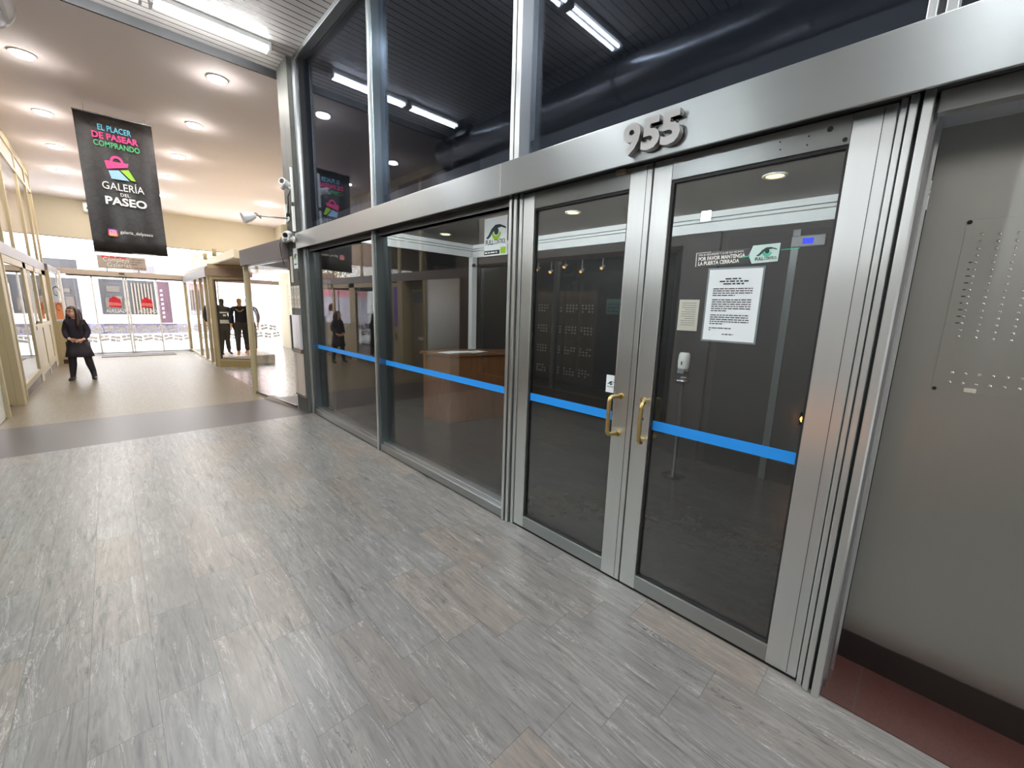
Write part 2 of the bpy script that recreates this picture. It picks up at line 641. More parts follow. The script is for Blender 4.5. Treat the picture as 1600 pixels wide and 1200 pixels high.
struct(MB().box(-5.3, .12, -6, 6.95, 4.8, 4.9).build('ceiling', SLAT), 'slatted metal ceiling of the entrance passage', 'ceiling')
struct(MB().box(-5.3, 3.4, 6.95, 20.3, 4.72, 4.9).build('ceiling_white', WHITEC), 'white plaster ceiling with downlights', 'ceiling')
struct(MB().box(-3.25, -.06, 6.925, 6.955, 4.70, 4.8).build('trim_1', GASK), 'dark metal edge where the slatted ceiling stops', 'trim')
struct(MB().box(.1, 2.62, .1, 5.86, 2.70, 2.76).build('ceiling_lobby', LCEIL), 'grey plaster ceiling of the lobby', 'ceiling')
struct(MB().box(.1, 3.4, -1.6, 6.5, 4.78, 4.86).build('ceiling_void', VOID), 'dark ceiling above the lobby', 'ceiling')
struct(MB().box(-5.3, 0, -6.1, -6, -.1, 4.9).build('wall_back', CREAMW), 'cream wall at the inner end of the passage', 'wall')
# right: behind the facade
struct(MB().box(2.6, 2.7, .1, 6.5, -.1, 4.8).build('wall_lobby_back', LWALL), 'dark brown back wall of the lobby', 'wall')
struct(MB().box(.12, 2.6, 5.84, 5.94, -.1, 2.72).build('wall_lobby_left', LWALL), 'dark brown side wall of the lobby', 'wall')
struct(MB().box(.345, 2.6, .0, .1, -.1, 2.72).build('wall_lobby_right', LWALL), 'dark near side wall of the lobby', 'wall')
struct(MB().box(.1, 2.6, 6.38, 6.5, 2.7, 4.8).build('wall_void_left', VOID), 'dark wall above the lobby', 'wall')
struct(MB().box(.1, 2.6, -1.6, -1.5, 2.4, 4.8).build('wall_void_right', VOID), 'dark far wall above the intercom', 'wall')
struct(MB().box(2.55, 2.6, -1.6, 6.5, 2.76, 4.8).build('wall_void_back', VOID), 'dark wall behind the upper panes', 'wall')
struct(MB().box(0, .1, -6, -1.6, -.1, 4.8).build('wall_right', STD), 'dark metal wall past the intercom', 'wall')
# shops on the right beyond the pillar
struct(MB().box(3.3, 3.4, 6.4, 20.3, -.5, 4.75).build('wall_shop_right', CREAMW), 'cream right hand wall behind the shops', 'wall')
struct(MB().box(.44, 3.3, 6.42, 6.5, -.1, 4.75).build('wall_shop_near', CREAMW), 'cream wall behind the lobby', 'wall')
struct(MB().box(-5.3, 3.4, 20.16, 20.36, 3.52, 4.75).build('wall_front', CREAMW), 'cream wall above the street doors', 'wall')
# left: shop backs
struct(MB().box(-5.3, -5.2, -6, 20.3, -.5, 4.75).build('wall_left', DKWALL), 'dark back wall of the left hand shops', 'wall')
struct(MB().box(-5.2, -3.24, 6.62, 6.7, -.1, 4.72).build('wall_left_partition', DKWALL), 'dark partition between two left hand shops', 'wall')
struct(MB().box(-5.2, -3.3, 16.62, 16.7, -.3, 4.72).build('wall_left_end', CREAMW), 'cream end wall of the left hand shop', 'wall')
struct(MB().box(-3.3, -3.2, -6, 2.4, -.1, 4.8).build('wall_left_near', TAUPW), 'pale panelled wall opposite the glass doors', 'wall')
struct(MB().box(-3.28, -3.22, 2.4, 6.62, 2.5, 4.8).build('wall_left_upper', TAUPW), 'pale panelled wall above the optician window', 'wall')

# stone pillar
struct(MB().box(-.09, .44, 6.43, 6.86, 0, 4.8).build('wall_pillar', MARB), 'grey marble pillar at the end of the glass facade', 'pillar')

# ------------------------------------------------------------------ steel and glass facade
t = thing('trim_2', (-.05, 3, 2.38), 'long brushed steel header above the glass doors, carrying the number', 'header beam', kind='structure')
bx('fascia', STH, -.104, -.09, 2.19, 6.45, 2.383, 2.594, t, .003)
bx('fascia', STH, -.104, -.09, -1.6, 2.186, 2.383, 2.594, t, .003)
bx('top_plate', STH, -.09, .1, -1.6, 6.45, 2.575, 2.594, t)
bx('soffit', DARK, -.088, .1, -1.6, 6.45, 2.405, 2.43, t)
bx('end_cap', STH, -.104, .02, 6.45, 6.455, 2.383, 2.594, t)

t = thing('trim_3', (0, 6.36, 0), 'steel corner jamb beside the marble pillar', 'jamb', kind='structure')
bx('outer_fin', STV, -.03, .10, 6.36, 6.425, 0, 2.40, t, .004)
bx('inner_fin', STB, -.005, .10, 6.285, 6.33, 0, 2.40, t, .004)
bx('groove', DARK, .03, .09, 6.33, 6.36, 0, 2.40, t)
bx('upper_fin', STV, -.03, .10, 6.33, 6.425, 2.594, 4.80, t, .004)
bx('upper_bead', DARK, .0, .10, 6.27, 6.33, 2.594, 4.76, t)

t = thing('trim_4', (0, 4.25, 0), 'steel mullion between the two fixed lower panes', 'mullion', kind='structure')
bx('fin', STV, -.035, .05, 4.238, 4.263, 0, 2.40, t, .003)
bx('fin', STB, -.015, .12, 4.205, 4.23, 0, 2.40, t, .003)
bx('groove', DARK, .0, .05, 4.23, 4.238, 0, 2.40, t)
t = thing('trim_5', (0, 4.2, 2.6), 'upper steel mullion, left one above the header', 'mullion', kind='structure')
bx('fin', STV, -.03, .05, 4.225, 4.25, 2.594, 4.76, t, .003)
bx('fin', STB, -.01, .12, 4.185, 4.215, 2.594, 4.76, t, .003)
bx('groove', DARK, .0, .05, 4.215, 4.225, 2.594, 4.76, t)
t = thing('trim_6', (0, 2.14, 2.6), 'upper steel mullion above the left glass door jamb', 'mullion', kind='structure')
bx('fin', STV, -.03, .05, 2.155, 2.185, 2.594, 4.76, t, .003)
bx('fin', STV, -.03, .12, 2.10, 2.14, 2.594, 4.76, t, .003)
bx('groove', DARK, .0, .05, 2.14, 2.155, 2.594, 4.76, t)
t = thing('trim_7', (0, .15, 2.6), 'upper steel mullion above the right door post', 'mullion', kind='structure')
bx('fin', STV, -.03, .12, .155, .18, 2.594, 4.76, t, .003)
bx('fin', STV, -.03, .12, .105, .135, 2.594, 4.76, t, .003)
bx('groove', DARK, .0, .1, .135, .155, 2.594, 4.76, t)
struct(bx('trim_15', VOID, .085, .10, -1.6, 6.38, 2.43, 2.76), 'dark bulkhead added behind the header to hide the lit lobby', 'blocker')  # added blocker, keeps the lit lobby from showing through the upper panes
struct(bx('trim_8', STH, -.03, .1, -1.6, 6.43, 4.74, 4.80, None, .004), 'steel rail where the upper glazing meets the ceiling', 'rail')

t = thing('trim_9', (0, 2.12, 0), 'ribbed steel post left of the double doors', 'post', kind='structure')
bx('fin', STV, -.03, .08, 2.150, 2.175, 0, 2.405, t, .003)
bx('fin', STV, -.025, .08, 2.108, 2.133, 0, 2.405, t, .003)
bx('jamb_strip', STV, -.008, .08, 2.068, 2.094, 0, 2.405, t, .003)
bx('recess', DARK, .03, .08, 2.07, 2.17, 0, 2.405, t)

t = thing('trim_10', (0, .16, 0), 'ribbed steel post between the right door and the intercom wall', 'post', kind='structure')
bx('fin', STV, -.012, .08, .186, .205, 0, 2.405, t, .003)
bx('fin', STV, -.026, .08, .158, .180, 0, 2.405, t, .003)
bx('fin', STV, -.034, .08, .118, .146, 0, 2.405, t, .003)
bx('recess', DARK, .012, .08, .12, .20, 0, 2.405, t)
bx('return_panel', STD, .06, .345, .108, .118, 0, 2.405, t)
bx('return_bead', STV, .20, .215, .098, .108, 0, 2.405, t)

# windows (fixed panes)
for i, (y0, y1, z0, z1, lab, g) in enumerate([
        (4.263, 6.285, .10, 2.40, 'left fixed lower glass pane beside the pillar', GLS),
        (2.175, 4.205, .10, 2.40, 'wide fixed lower glass pane left of the doors', GLS),
        (4.25, 6.27, 2.594, 4.74, 'upper glass pane beside the pillar', GUP),
        (2.185, 4.185, 2.594, 4.74, 'upper glass pane above the wide fixed pane', GUP),
        (.18, 2.10, 2.594, 4.74, 'upper glass pane above the double doors', GUP),
        (-1.6, .105, 2.594, 4.74, 'upper glass pane above the intercom', GUP)]):
    t = thing('window_%d' % (i+1), (.07, (y0+y1)/2, z0), lab, 'window', kind='structure')
    bx('pane', g, .068, .076, y0, y1, z0, z1, t)
    if i < 2:
        bx('bottom_rail', STH, -.02, .09, y0, y1, .012, .085, t, .004)
        bx('glazing_bead', STH, .01, .09, y0, y1, .085, .112, t, .003)
        bx('top_bead', STD, .02, .09, y0, y1, 2.35, 2.405, t)


def brass_handle(parent, y, tilt=1):
    z0, z1 = 1.16, .935
    x0, x1 = -.004, -.075
    pts = [(x0, y, z0)]
    for a in range(0, 91, 15):
        a = math.radians(a)
        pts.append((x1+.028-.028*math.sin(a), y+.03*tilt, z0-.028+.028*math.cos(a)))
    for a in range(90, 181, 15):
        a = math.radians(a)
        pts.append((x1+.028-.028*math.sin(a), y+.03*tilt, z1+.028+.028*math.cos(a)))
    pts.append((x0, y, z1))
    mb = MB()
    mb.tube(pts, .0115, 12)
    for z in (z0, z1):
        mb.cyl((-.006, y, z), (1, 0, 0), .017, .007, 16)
    return tag(mb.build('handle', BRASS, parent), 'worn brass pull handle')


def glass_door(name, yl, yr, wl, wr, lab):
    """yl > yr; wl, wr are the stile widths"""
    t = thing(name, (0, (yl+yr)/2, 0), lab, 'door', kind='structure')
    bx('stile', STV, 0, .045, yl-wl, yl, .012, 2.40, t, .003)
    bx('stile', STV, 0, .045, yr, yr+wr, .012, 2.40, t, .003)
    bx('top_rail', STH, .001, .044, yr+wr, yl-wl, 2.295, 2.40, t, .002)
    bx('bottom_rail', STH, .001, .044, yr+wr, yl-wl, .012, .100, t, .003)
    g = MB()
    a, b, z0, z1 = yr+wr, yl-wl, .100, 2.295
    g.box(.012, .04, b-.010, b, z0, z1).box(.012, .04, a, a+.010, z0, z1)
    g.box(.012, .04, a+.010, b-.010, z0, z0+.010).box(.012, .04, a+.010, b-.010, z1-.013, z1)
    g.build('gasket', GASK, t)
    bx('glass', GLS, .024, .032, a+.010, b-.010, z0+.010, z1-.013, t)
    return t


d1 = glass_door('door_1', 2.063, 1.137, .098, .128, 'left leaf of the steel framed glass double door')
d2 = glass_door('door_2', 1.128, .210, .098, .125, 'right leaf of the steel framed glass double door, with posted notice')
MB().box(-.0015, .0, 1.166, 1.168, .02, 2.39).build('seam', DARK, d1)
MB().box(-.0015, .0, .246, .248, .02, 2.39).build('seam', DARK, d2)
brass_handle(d1, 1.215, 1)
brass_handle(d2, 1.075, -1)
mb = MB()
for y, z, r in [(.403, 2.362, .010), (.351, 2.312, .008), (.57, 2.357, .003), (.566, 2.327, .003), (.47, 2.354, .003), (.472, 2.322, .003)]:
    mb.cyl((-.0016, y, z), (1, 0, 0), r, .0016, 14)
mb.build('screw_holes', DARK, d2)
bx('closer_block', TAUPE, -.02, .0, 1.29, 1.345, 2.375, 2.40, d1, .003)
mb = MB()
mb.cyl((-.0035, 1.075, 1.055), (1, 0, 0), .010, .0035, 14)
mb.build('lock_cylinder', DARK, d2)
bx('door_stop_pad', DARK, .004, .03, 2.0, 2.06, .0, .012, d1)

# blue safety stripes stuck on the glass
for yl, yr, x, lab in [(6.285, 4.263, .066, 'blue safety stripe on the fixed pane beside the pillar'), (4.205, 2.175, .066, 'blue safety stripe on the wide fixed pane'),
                       (1.955, 1.275, .022, 'blue safety stripe on the left glass door'), (1.020, .345, .022, 'blue safety stripe on the right glass door')]:
    dz = .012 if x > .05 else 0
    tag(bx('safety_stripe', BLUE, x, x+.001, yr, yl, 1.0-dz, 1.054-dz), lab, 'stripe', 'blue safety stripes across the glass')

# number 955
for k, (ch, yc, lab) in enumerate([('9', 1.185, 'raised steel numeral 9, leftmost on the header'), ('5', 1.083, 'raised steel numeral 5 in the middle of the house number'), ('5', .985, 'raised steel numeral 5, last of the house number')]):
    mb = MB()
    text_into(mb, ch, .185, FX(yc, 2.418, -.131), .040, .018, fit=.094)
    for dz in (.03, .10):
        mb.cyl((-.118, yc-.01, 2.418+dz), (1, 0, 0), .004, .016, 8)
    tag(mb.build('house_number', NUMB), lab, 'numeral', 'house number digits on the header')

# ------------------------------------------------------------------ stickers and notices on the glass


def eye_logo(mb, M, s, md, ml):
    """swooping eye emblem; md / ml are material slots"""
    def arc(cx, cy, rx, ry, a0, a1, n=14):
        return [(cx+rx*math.cos(math.radians(a0+(a1-a0)*i/n)), cy+ry*math.sin(math.radians(a0+(a1-a0)*i/n))) for i in range(n+1)]
    top = [(-.52, -.22), (-.38, -.12), (-.22, .08), (-.02, .2), (.22, .2), (.5, .1), (.56, .02), (.3, .1), (.05, .08), (-.14, -.04), (-.3, -.2), (-.42, -.26)]
    poly_into(mb, [(p[0]*s, p[1]*s) for p in top], M, .0008, md)
    iris = arc(.04, .03, .27, .36, 200, 340)+arc(.04, .02, .17, .2, 340, 200)
    poly_into(mb, [(p[0]*s, p[1]*s) for p in iris], M, .0010, ml)
    poly_into(mb, [(p[0]*s, p[1]*s) for p in arc(.04, -.02, .12, .13, 0, 360, 12)[:-1]], M, .0012, md)


t = thing('security_sticker', (.06, 2.42, 2.03), 'white sticker with dark and lime eye emblem high on the wide fixed pane', 'sticker')
bk = bx('backing', PAPER, .0645, .0655, 2.288, 2.545, 2.035, 2.312, t)
mb = MB()
eye_logo(mb, FX(2.415, 2.215, .0645), .21, 0, 1)
mb.build('eye_emblem', [DKGRN, LIME], bk)
mb = MB()
text_into(mb, 'FULL', .05, FX(2.530, 2.118, .064), .02, .0006, 'LEFT', fit=.092)
text_into(mb, 'CONTROL', .05, FX(2.433, 2.118, .064), 0, .0006, 'LEFT', fit=.13)
mb.build('lettering', DKGRN, bk)
bx('footer_bar', DKGRN, .0638, .0645, 2.366, 2.545, 2.045, 2.075, bk)
bx('lime_tag', LIME, .0636, .0645, 2.30, 2.356, 2.045, 2.092, bk)
mb = MB()
word_bars(mb, FX(2.537, 2.055, .0636), .15, .010)
mb.build('footer_text', OFFW, bk)

t = thing('security_sticker', (.02, 1.30, 1.16), 'small white sticker with eye emblem above the left door handle', 'sticker')
bk = bx('backing', PAPER, .0220, .0228, 1.276, 1.336, 1.165, 1.27, t)
mb = MB()
eye_logo(mb, FX(1.304, 1.225, .0220), .045, 0, 0)
text_into(mb, 'FULLCONTROL', .010, FX(1.305, 1.197, .0216), .01, .0004, fit=.045)
mb.build('eye_emblem', DKGRN, bk)

t = thing('security_sticker', (.02, .70, 1.86), 'dark band sticker asking to keep the door closed, above the posted notice', 'sticker')
M = frame((.022, .875, 1.872), (0, -1, .028), (0, .028, 1))
band = plain('smoky band film', (.02, .022, .024), .3)
mb = MB()
poly_into(mb, [(0, -.006), (.24, -.006), (.24, .064), (0, .064)], M, .0005)
mb.build('dark_band', band, t)
mb = MB()
poly_into(mb, [(.235, .03), (.25, -.006), (.352, -.004), (.356, .072), (.25, .072)], M, .0009)
mb.build('white_field', plain('pale mint vinyl', lin(205, 228, 222), .5), t)
M2 = frame((.0205, .875, 1.872), (0, -1, .028), (0, .028, 1))
mb = MB()
text_into(mb, 'POR SU SEGURIDAD Y LA DE SUS VECINOS', .013, M2 @ Matrix.Translation((.012, .048, 0)), .005, .0005, 'LEFT', fit=.20)
text_into(mb, 'POR FAVOR MANTENGA', .024, M2 @ Matrix.Translation((.012, .026, 0)), .03, .0005, 'LEFT', fit=.208)
text_into(mb, 'LA PUERTA CERRADA', .024, M2 @ Matrix.Translation((.012, .004, 0)), .03, .0005, 'LEFT', fit=.185)
poly_into(mb, [(0, 0), (.003, 0), (.003, .062), (.07, .062), (.07, .064), (0, .064)], M2, .0005)
mb.build('request_lettering', OFFW, t)
mb = MB()
eye_logo(mb, M2 @ Matrix.Translation((.305, .043, 0)), .075, 0, 1)
text_into(mb, 'FULL', .018, M2 @ Matrix.Translation((.262, .006, 0)), .03, .0005, 'LEFT', fit=.034, mi=0)
text_into(mb, 'CONTROL', .018, M2 @ Matrix.Translation((.298, .006, 0)), 0, .0005, 'LEFT', fit=.05, mi=0)
mb.build('eye_emblem', [DKGRN, MINT], t)
mb = MB()
for k in range(14):
    poly_into(mb, [(.36+k*.005, .04), (.3632+k*.005, .04), (.3632+k*.005, .0445), (.36+k*.005, .0445)], M2, .0005)
mb.build('mint_line', MINT, t)
mb = MB()
poly_into(mb, [(.196, .022), (.24, .026), (.24, .031), (.196, .026)], M2, .0005)
mb.build('mint_arrow', MINT, t)

t = thing('posted_notice', (.02, .69, 1.51), 'white printed notice taped inside the right glass door', 'notice')
sheet = bx('sheet', PAPER, .0218, .0226, .574, .803, 1.520, 1.853, t)
mb = MB()
mb.box(.0226, .0230, .566, .811, 1.512, 1.861)
mb.build('plastic_sleeve', plain('clear sleeve edge', lin(120, 130, 132), .3), t)
mb = MB()
for k, wd in enumerate((.075, .125, .09)):
    word_bars(mb, FX(.69, 1.806-k*.0115, .0213), wd, .0062, 'CENTER')
mb.build('printed_heading', INK, sheet)
mb = MB()
for k, wd in enumerate((.172, .172, .172, .10, 0, .172, .172, .172, .172, .172, .07, 0, .172, .172, .172, .172, .06, 0, .10, .008)):
    if wd:
        word_bars(mb, FX(.778, 1.762-k*.0103, .0213), wd, .0042)
mb.build('printed_text', INK, sheet)
mb = MB()
word_bars(mb, FX(.69, 1.548, .0213), .05, .0045, 'CENTER')
mb.build('printed_signature', INK, sheet)

# ------------------------------------------------------------------ steel intercom wall
t = thing('wall_intercom', (.34, -.7, 0), 'recessed brushed steel wall right of the doors', 'wall', kind='structure')
bx('steel_sheet', STP, .339, .35, -1.6, .10, .15, 2.40, t)
bx('black_base', plain('black steel base', lin(38, 32, 30), .35), .333, .352, -1.6, .10, .004, .15, t)
bx('lintel_bar', STH, .0, .05, -1.6, .108, 2.335, 2.405, t, .003)
bx('recess_soffit', GREYP, .05, .345, -1.6, .108, 2.385, 2.40, t)
t = thing('intercom_panel', (.334, -.21, 1.36), 'steel intercom plate full of small round call buttons', 'intercom')
bx('face_plate', STP, .3345, .339, -.46, -.020, 1.362, 2.028, t, .001)
btn = MB().cyl((.3295, 0, 0), (1, 0, 0), .0048, .006, 10).ball((.3298, 0, 0), .0048, 10, sc=(.6, 1, 1))
proto = btn.build('call_button', plain('polished button', (.75, .75, .75), .2, 1.0), t)
first = True
spots = []
for c in range(4):
    y = -.066-.045*c
    for r in range(16):
        spots.append((y, 1.972-.0258*r-.002*c))
for r in range(2):
    for c in range(9):
        spots.append((-.071-.036*c+(.0 if r == 0 else .002), 1.440-.038*r))
for (y, z) in spots:
    if first:
        o, first = proto, False
    else:
        o = proto.copy()
        COL.objects.link(o)
        o.parent = t
    o.location = Vector((0, y, z))-Vector((0, -.21, 1.36))+Vector((WPOS[t.name].x-.334, 0, 0))
# button mesh was built around y=0,z=0 relative to the empty: shift mesh data once
for v in proto.data.vertices:
    v.co += Vector((0, -.21, 1.36))
for y, z in [(-.028, 2.020), (-.030, 1.370)]:
    MB().cyl((.326, y, z), (1, 0, 0), .007, .009, 12).build('corner_screw', DARK, t)
bx('name_strip', PAPER2, .3335, .3345, -.145, -.112, 1.368, 1.384, t)
for k in range(10):
    word_bars(MB_ := MB(), FX(-.048, 1.868-k*.0258, .3343), .011, .004)
    MB_.build('button_mark', INK, t)

# ------------------------------------------------------------------ lobby interior
t = thing('trim_11', (2.5, 3, 2.5), 'white stepped cornice running round the lobby', 'cornice', kind='structure')
mb = MB()
for x0, x1, z0, z1 in [(2.56, 2.6, 2.50, 2.60), (2.545, 2.6, 2.606, 2.635), (2.53, 2.6, 2.641, 2.70)]:
    mb.box(x0, x1, .1, 5.84, z0, z1)
for y0, y1, z0, z1 in [(5.80, 5.84, 2.50, 2.60), (5.785, 5.84, 2.606, 2.635), (5.77, 5.84, 2.641, 2.70)]:
    mb.box(.12, 2.53, y0, y1, z0, z1)
mb.build('moulding', CORN, t)
struct(bx('trim_12', CORN, 2.50, 2.6, 5.74, 5.84, 0, 2.50), 'white corner post of the lobby', 'post')
mb = MB()
mb.tube([(2.5, 5.70, 2.36), (2.4, 5.6, 2.34)], .02, 10).ball((2.5, 5.7, 2.36), .03, 10)
tag(mb.build('ceiling_camera', BLACKP), 'small black camera on the white corner post of the lobby', 'camera')
struct(MB().box(2.57, 2.6, .35, 1.62, 0, 2.44).build('door_4', TEAL), 'dark teal glass door at the back of the lobby', 'door')
struct(MB().box(2.55, 2.6, 1.70, 2.06, 0, 2.5).build('trim_13', plain('grey column cladding', lin(28, 26, 29), .6, spec=.3)), 'grey column on the lobby back wall', 'column')
struct(MB().box(2.555, 2.572, 1.0, 1.06, 0, 2.44).build('trim_14', plain('teal door rail', lin(70, 80, 80), .3)), 'upright rail of the lobby back door', 'rail')

t = thing('soap_dispenser', (2.55, 1.93, .99), 'white wall mounted gel dispenser on the grey lobby column', 'dispenser')
mb = MB()
mb.rings([((2.52, 1.93, z), (d, 0, 0), (0, wd, 0)) for z, d, wd in [(1.02, .045, .055), (1.05, .058, .062), (1.12, .06, .065), (1.19, .05, .062), (1.215, .03, .05)]], 16)
mb.build('body', WHITE, t)
bx('push_lever', GREYP, 2.445, 2.49, 1.895, 1.965, .985, 1.035, t, .006)
bx('level_window', BLACKP, 2.452, 2.47, 1.925, 1.935, 1.08, 1.12, t)
bx('back_plate', WHITE, 2.53, 2.55, 1.88, 1.98, 1.0, 1.21, t, .008)
t = thing('wall_notice', (2.55, 1.96, 1.46), 'ivory printed notice on the lobby column, above the gel dispenser', 'notice')
bx('sheet', PAPER2, 2.543, 2.549, 1.84, 2.06, 1.46, 1.80, t)
mb = MB()
for k in range(11):
    mb.box(2.5415, 2.543, 1.87, 2.03-(.04 if k % 4 == 3 else 0), 1.76-k*.024, 1.766-k*.024)
mb.build('printed_lines', plain('faded ink', lin(130, 124, 116), .6), t)
t = thing('wall_controller', (2.57, .91, 2.29), 'grey wall controller with blue display below the cornice', 'controller')
bx('case', GREYP, 2.535, 2.568, .80, 1.06, 2.28, 2.38, t, .008)
bx('blue_screen', E_BLUE, 2.530, 2.535, .89, .97, 2.305, 2.355, t)
t = thing('reception_desk', (1.7, 4.6, 0), 'orange brown wooden reception desk inside the lobby', 'desk')
mb = MB()
mb.prism([(1.15, 5.18, .0), (1.27, 4.67, .0), (2.3, 4.38, .0), (2.48, 4.8, 0), (1.6, 5.25, 0)], (0, 0, .955))
mb.build('body', WOODD, t, .006)
mb = MB()
mb.prism([(1.11, 5.22, .96), (1.24, 4.635, .96), (2.34, 4.33, .96), (2.52, 4.82, .96), (1.6, 5.3, .96)], (0, 0, .035))
mb.build('desk_top', WOODD, t, .006)
for k, (x, y, a, lab) in enumerate([(1.42, 4.86, .2, 'white paper lying nearest the desk corner'), (1.56, 4.80, -.25, 'white paper overlapping another on the desk'), (1.75, 4.70, .1, 'white paper farthest along the wooden desk')]):
    M = Matrix.Translation((x, y, .996+.003*k)) @ Matrix.Rotation(a, 4, 'Z')
    mb = MB()
    pts = [M @ Vector(p) for p in [(-.16, -.11, 0), (.16, -.11, 0), (.16, .11, 0), (-.16, .11, 0)]]
    mb.prism(pts, (0, 0, .002))
    tag(mb.build('paper_sheet', PAPER), lab, 'paper', 'papers on the reception desk')
t = thing('door_knob_light', (2.55, 1.95, .8), 'polished steel hand rest tray beside the lobby column', 'tray')
mb = MB()
mb.rings([((1.9, 1.66, z), (r, 0, 0), (0, r, 0)) for z, r in [(.985, .02), (.99, .075), (1.0, .085), (1.012, .05), (1.03, .03)]], 20)
mb.build('dish', plain('polished dish', (.7, .7, .72), .15, 1.0), t)
MB().tube([(1.9, 1.66, 0.0), (1.9, 1.66, .02), (1.9, 1.66, .98)], [.12, .018, .018], 14).build('pedestal', BLACKP, t)
t.name = 'pedestal_dish'
t['label'] = 'polished steel dish on a thin pedestal inside the right glass door'
t['category'] = 'stand'

for k, (x, y, lab) in enumerate([(1.66, 2.95, 'amber ceiling downlight seen through the left glass door'), (1.66, 1.03, 'amber ceiling downlight seen through the right glass door'), (1.6, 5.25, 'lobby ceiling downlight behind the wide fixed pane')]):
    t = thing('lobby_downlight', (x, y, 2.70), lab, 'light', 'downlights in the lobby ceiling')
    MB().rings([((x, y, z), (r, 0, 0), (0, r, 0)) for z, r in [(2.70, .085), (2.690, .085), (2.690, .062), (2.699, .06)]], 24, cap=False).build('trim_ring', WHITE, t)
    MB().cyl((x, y, 2.694), (0, 0, 1), .06, .004, 24).build('lamp', E_WARM, t)
t = thing('strip_light', (.2, 3, 2.66), 'added, unseen lobby fill light tucked behind the header, facing the cornice', 'light')  # added unseen lamp, brightens the white cornice
bx('housing', WHITE, .13, .16, .3, 5.7, 2.62, 2.69, t)
bx('diffuser', E_FILL, .16, .168, .32, 5.68, 2.625, 2.685, t)

# ------------------------------------------------------------------ lights of the passage


def fluorescent(x0, x1, y, lab):
    t = thing('fluorescent_lamp', ((x0+x1)/2, y, 4.8), lab, 'light', 'fluorescent lamps on the slatted ceiling')
    hs = bx('housing', WHITE, x0, x1, y-.075, y+.075, 4.75, 4.80, t, .004)
    for dy in (-.04, .04):
        MB().tube([(x0+.03, y+dy, 4.725), (x1-.03, y+dy, 4.725)], .019, 12).build('tube', E_TUBE, hs)
    for xx in (x0+.015, x1-.015):
        bx('lamp_holder', WHITE, xx-.015, xx+.015, y-.07, y+.07, 4.70, 4.755, hs)


for y, nm in [(6.33, 'nearest the dark ceiling edge'), (3.15, 'in the middle of the slatted ceiling'), (-.05, 'above the camera side of the passage'), (-3.2, 'towards the inner end of the passage')]:
    fluorescent(-1.44, -.30, y, 'cool white fluorescent lamp %s, on the facade side' % nm)
    fluorescent(-2.44, -1.50, y, 'cool white fluorescent lamp %s, on the duct side' % nm)

dls = []
for x, ys, nm in [(-2.55, (8.8, 11.2, 13.45, 15.85, 18.65), 'left row'), (-.65, (7.6, 9.8, 12.1, 14.35, 16.9), 'middle row'), (1.92, (13.0, 15.65, 18.4), 'right row')]:
    for k, y in enumerate(ys):
        dls.append((x, y, nm, ('first', 'second', 'third', 'fourth', 'fifth')[k]))
root = None
for (x, y, nm, o_) in dls:
    lab = 'round ceiling downlight, %s in the %s counted from the camera' % (o_, nm)
    if root is None:
        root = thing('ceiling_downlight', (x, y, 4.72), lab, 'light', 'downlights in the white ceiling')
        ring_ = MB().rings([((x, y, z), (r, 0, 0), (0, r, 0)) for z, r in [(4.72, .13), (4.708, .128), (4.708, .10), (4.718, .098)]], 28, cap=False).build('trim_ring', WHITE, root)
        MB().cyl((x, y, 4.682), (0, 0, 1), .096, .034, 28).build('lens', E_SPOT, ring_)
    else:
        dup(root, (x, y, 4.72), lab)

# ------------------------------------------------------------------ duct
t = thing('air_duct', (-2.72, 2, 4.2), 'round grey ventilation duct along the left of the slatted ceiling', 'duct')
MB().cyl((-2.70, -5.9, 4.48), (0, 1, 0), .25, 12.9, 40).build('pipe', DUCT, t)
mb = MB()
for y in (6.98, 5.2, 3.2, 1.2, -.8):
    mb.tube([(-2.70, y-.02, 4.48), (-2.70, y+.02, 4.48)], .256, 40, cap=False)
mb.build('joint_band', DUCT, t)
t2 = MB()
M = Matrix.Translation((-2.70, 6.35, 4.48)) @ Matrix.Rotation(math.radians(-35), 4, 'Y')
vs = [M @ Vector(p) for p in [(.2, -.3, -.11), (.28, -.3, -.11), (.28, .3, -.11), (.2, .3, -.11)]]
t2.prism(vs, (M.to_3x3() @ Vector((0, 0, .22))))
t2.build('outlet_grille', DARK, t)
for y in (5.6, 2.4):
    MB().tube([(-2.70, y, 4.72), (-2.70, y, 4.80)], .006, 8).build('hanger', STD, t)

# ------------------------------------------------------------------ banner
t = thing('hanging_banner', (-1.68, 10.2, 2.4), 'tall black banner hanging from the white ceiling over the passage', 'banner')
mb = MB()
n = 12
top = [Vector((-2.182+(.967)*i/n, 10.2+.02*math.sin(i*1.1), 4.60+.025*i/n)) for i in range(n+1)]
bot = [Vector((-2.165+(.97)*i/n, 10.2+.03*math.sin(i*.9+1), 2.40+.02*i/n)) for i in range(n+1)]
rows = 10
grid = [[top[i].lerp(bot[i], r/rows)+Vector((0, .012*math.sin(i*.8+r*.7), 0)) for i in range(n+1)] for r in range(rows+1)]
vv = [[mb.b.verts.new(p) for p in rr] for rr in grid]
vb = [[mb.b.verts.new(p+Vector((0, .004, 0))) for p in rr] for rr in grid]
for r in range(rows):
    for i in range(n):
        f = mb.b.faces.new((vv[r][i], vv[r+1][i], vv[r+1][i+1], vv[r][i+1]))
        f.smooth = True
        f = mb.b.faces.new((vb[r][i], vb[r][i+1], vb[r+1][i+1], vb[r+1][i]))
        f.smooth = True
for i in range(n):
    mb.b.faces.new((vv[0][i], vv[0][i+1], vb[0][i+1], vb[0][i]))
    mb.b.faces.new((vv[rows][i+1], vv[rows][i], vb[rows][i], vb[rows][i+1]))
cloth = mb.build('cloth', BANNER, t, norm=False)
YB = 10.155
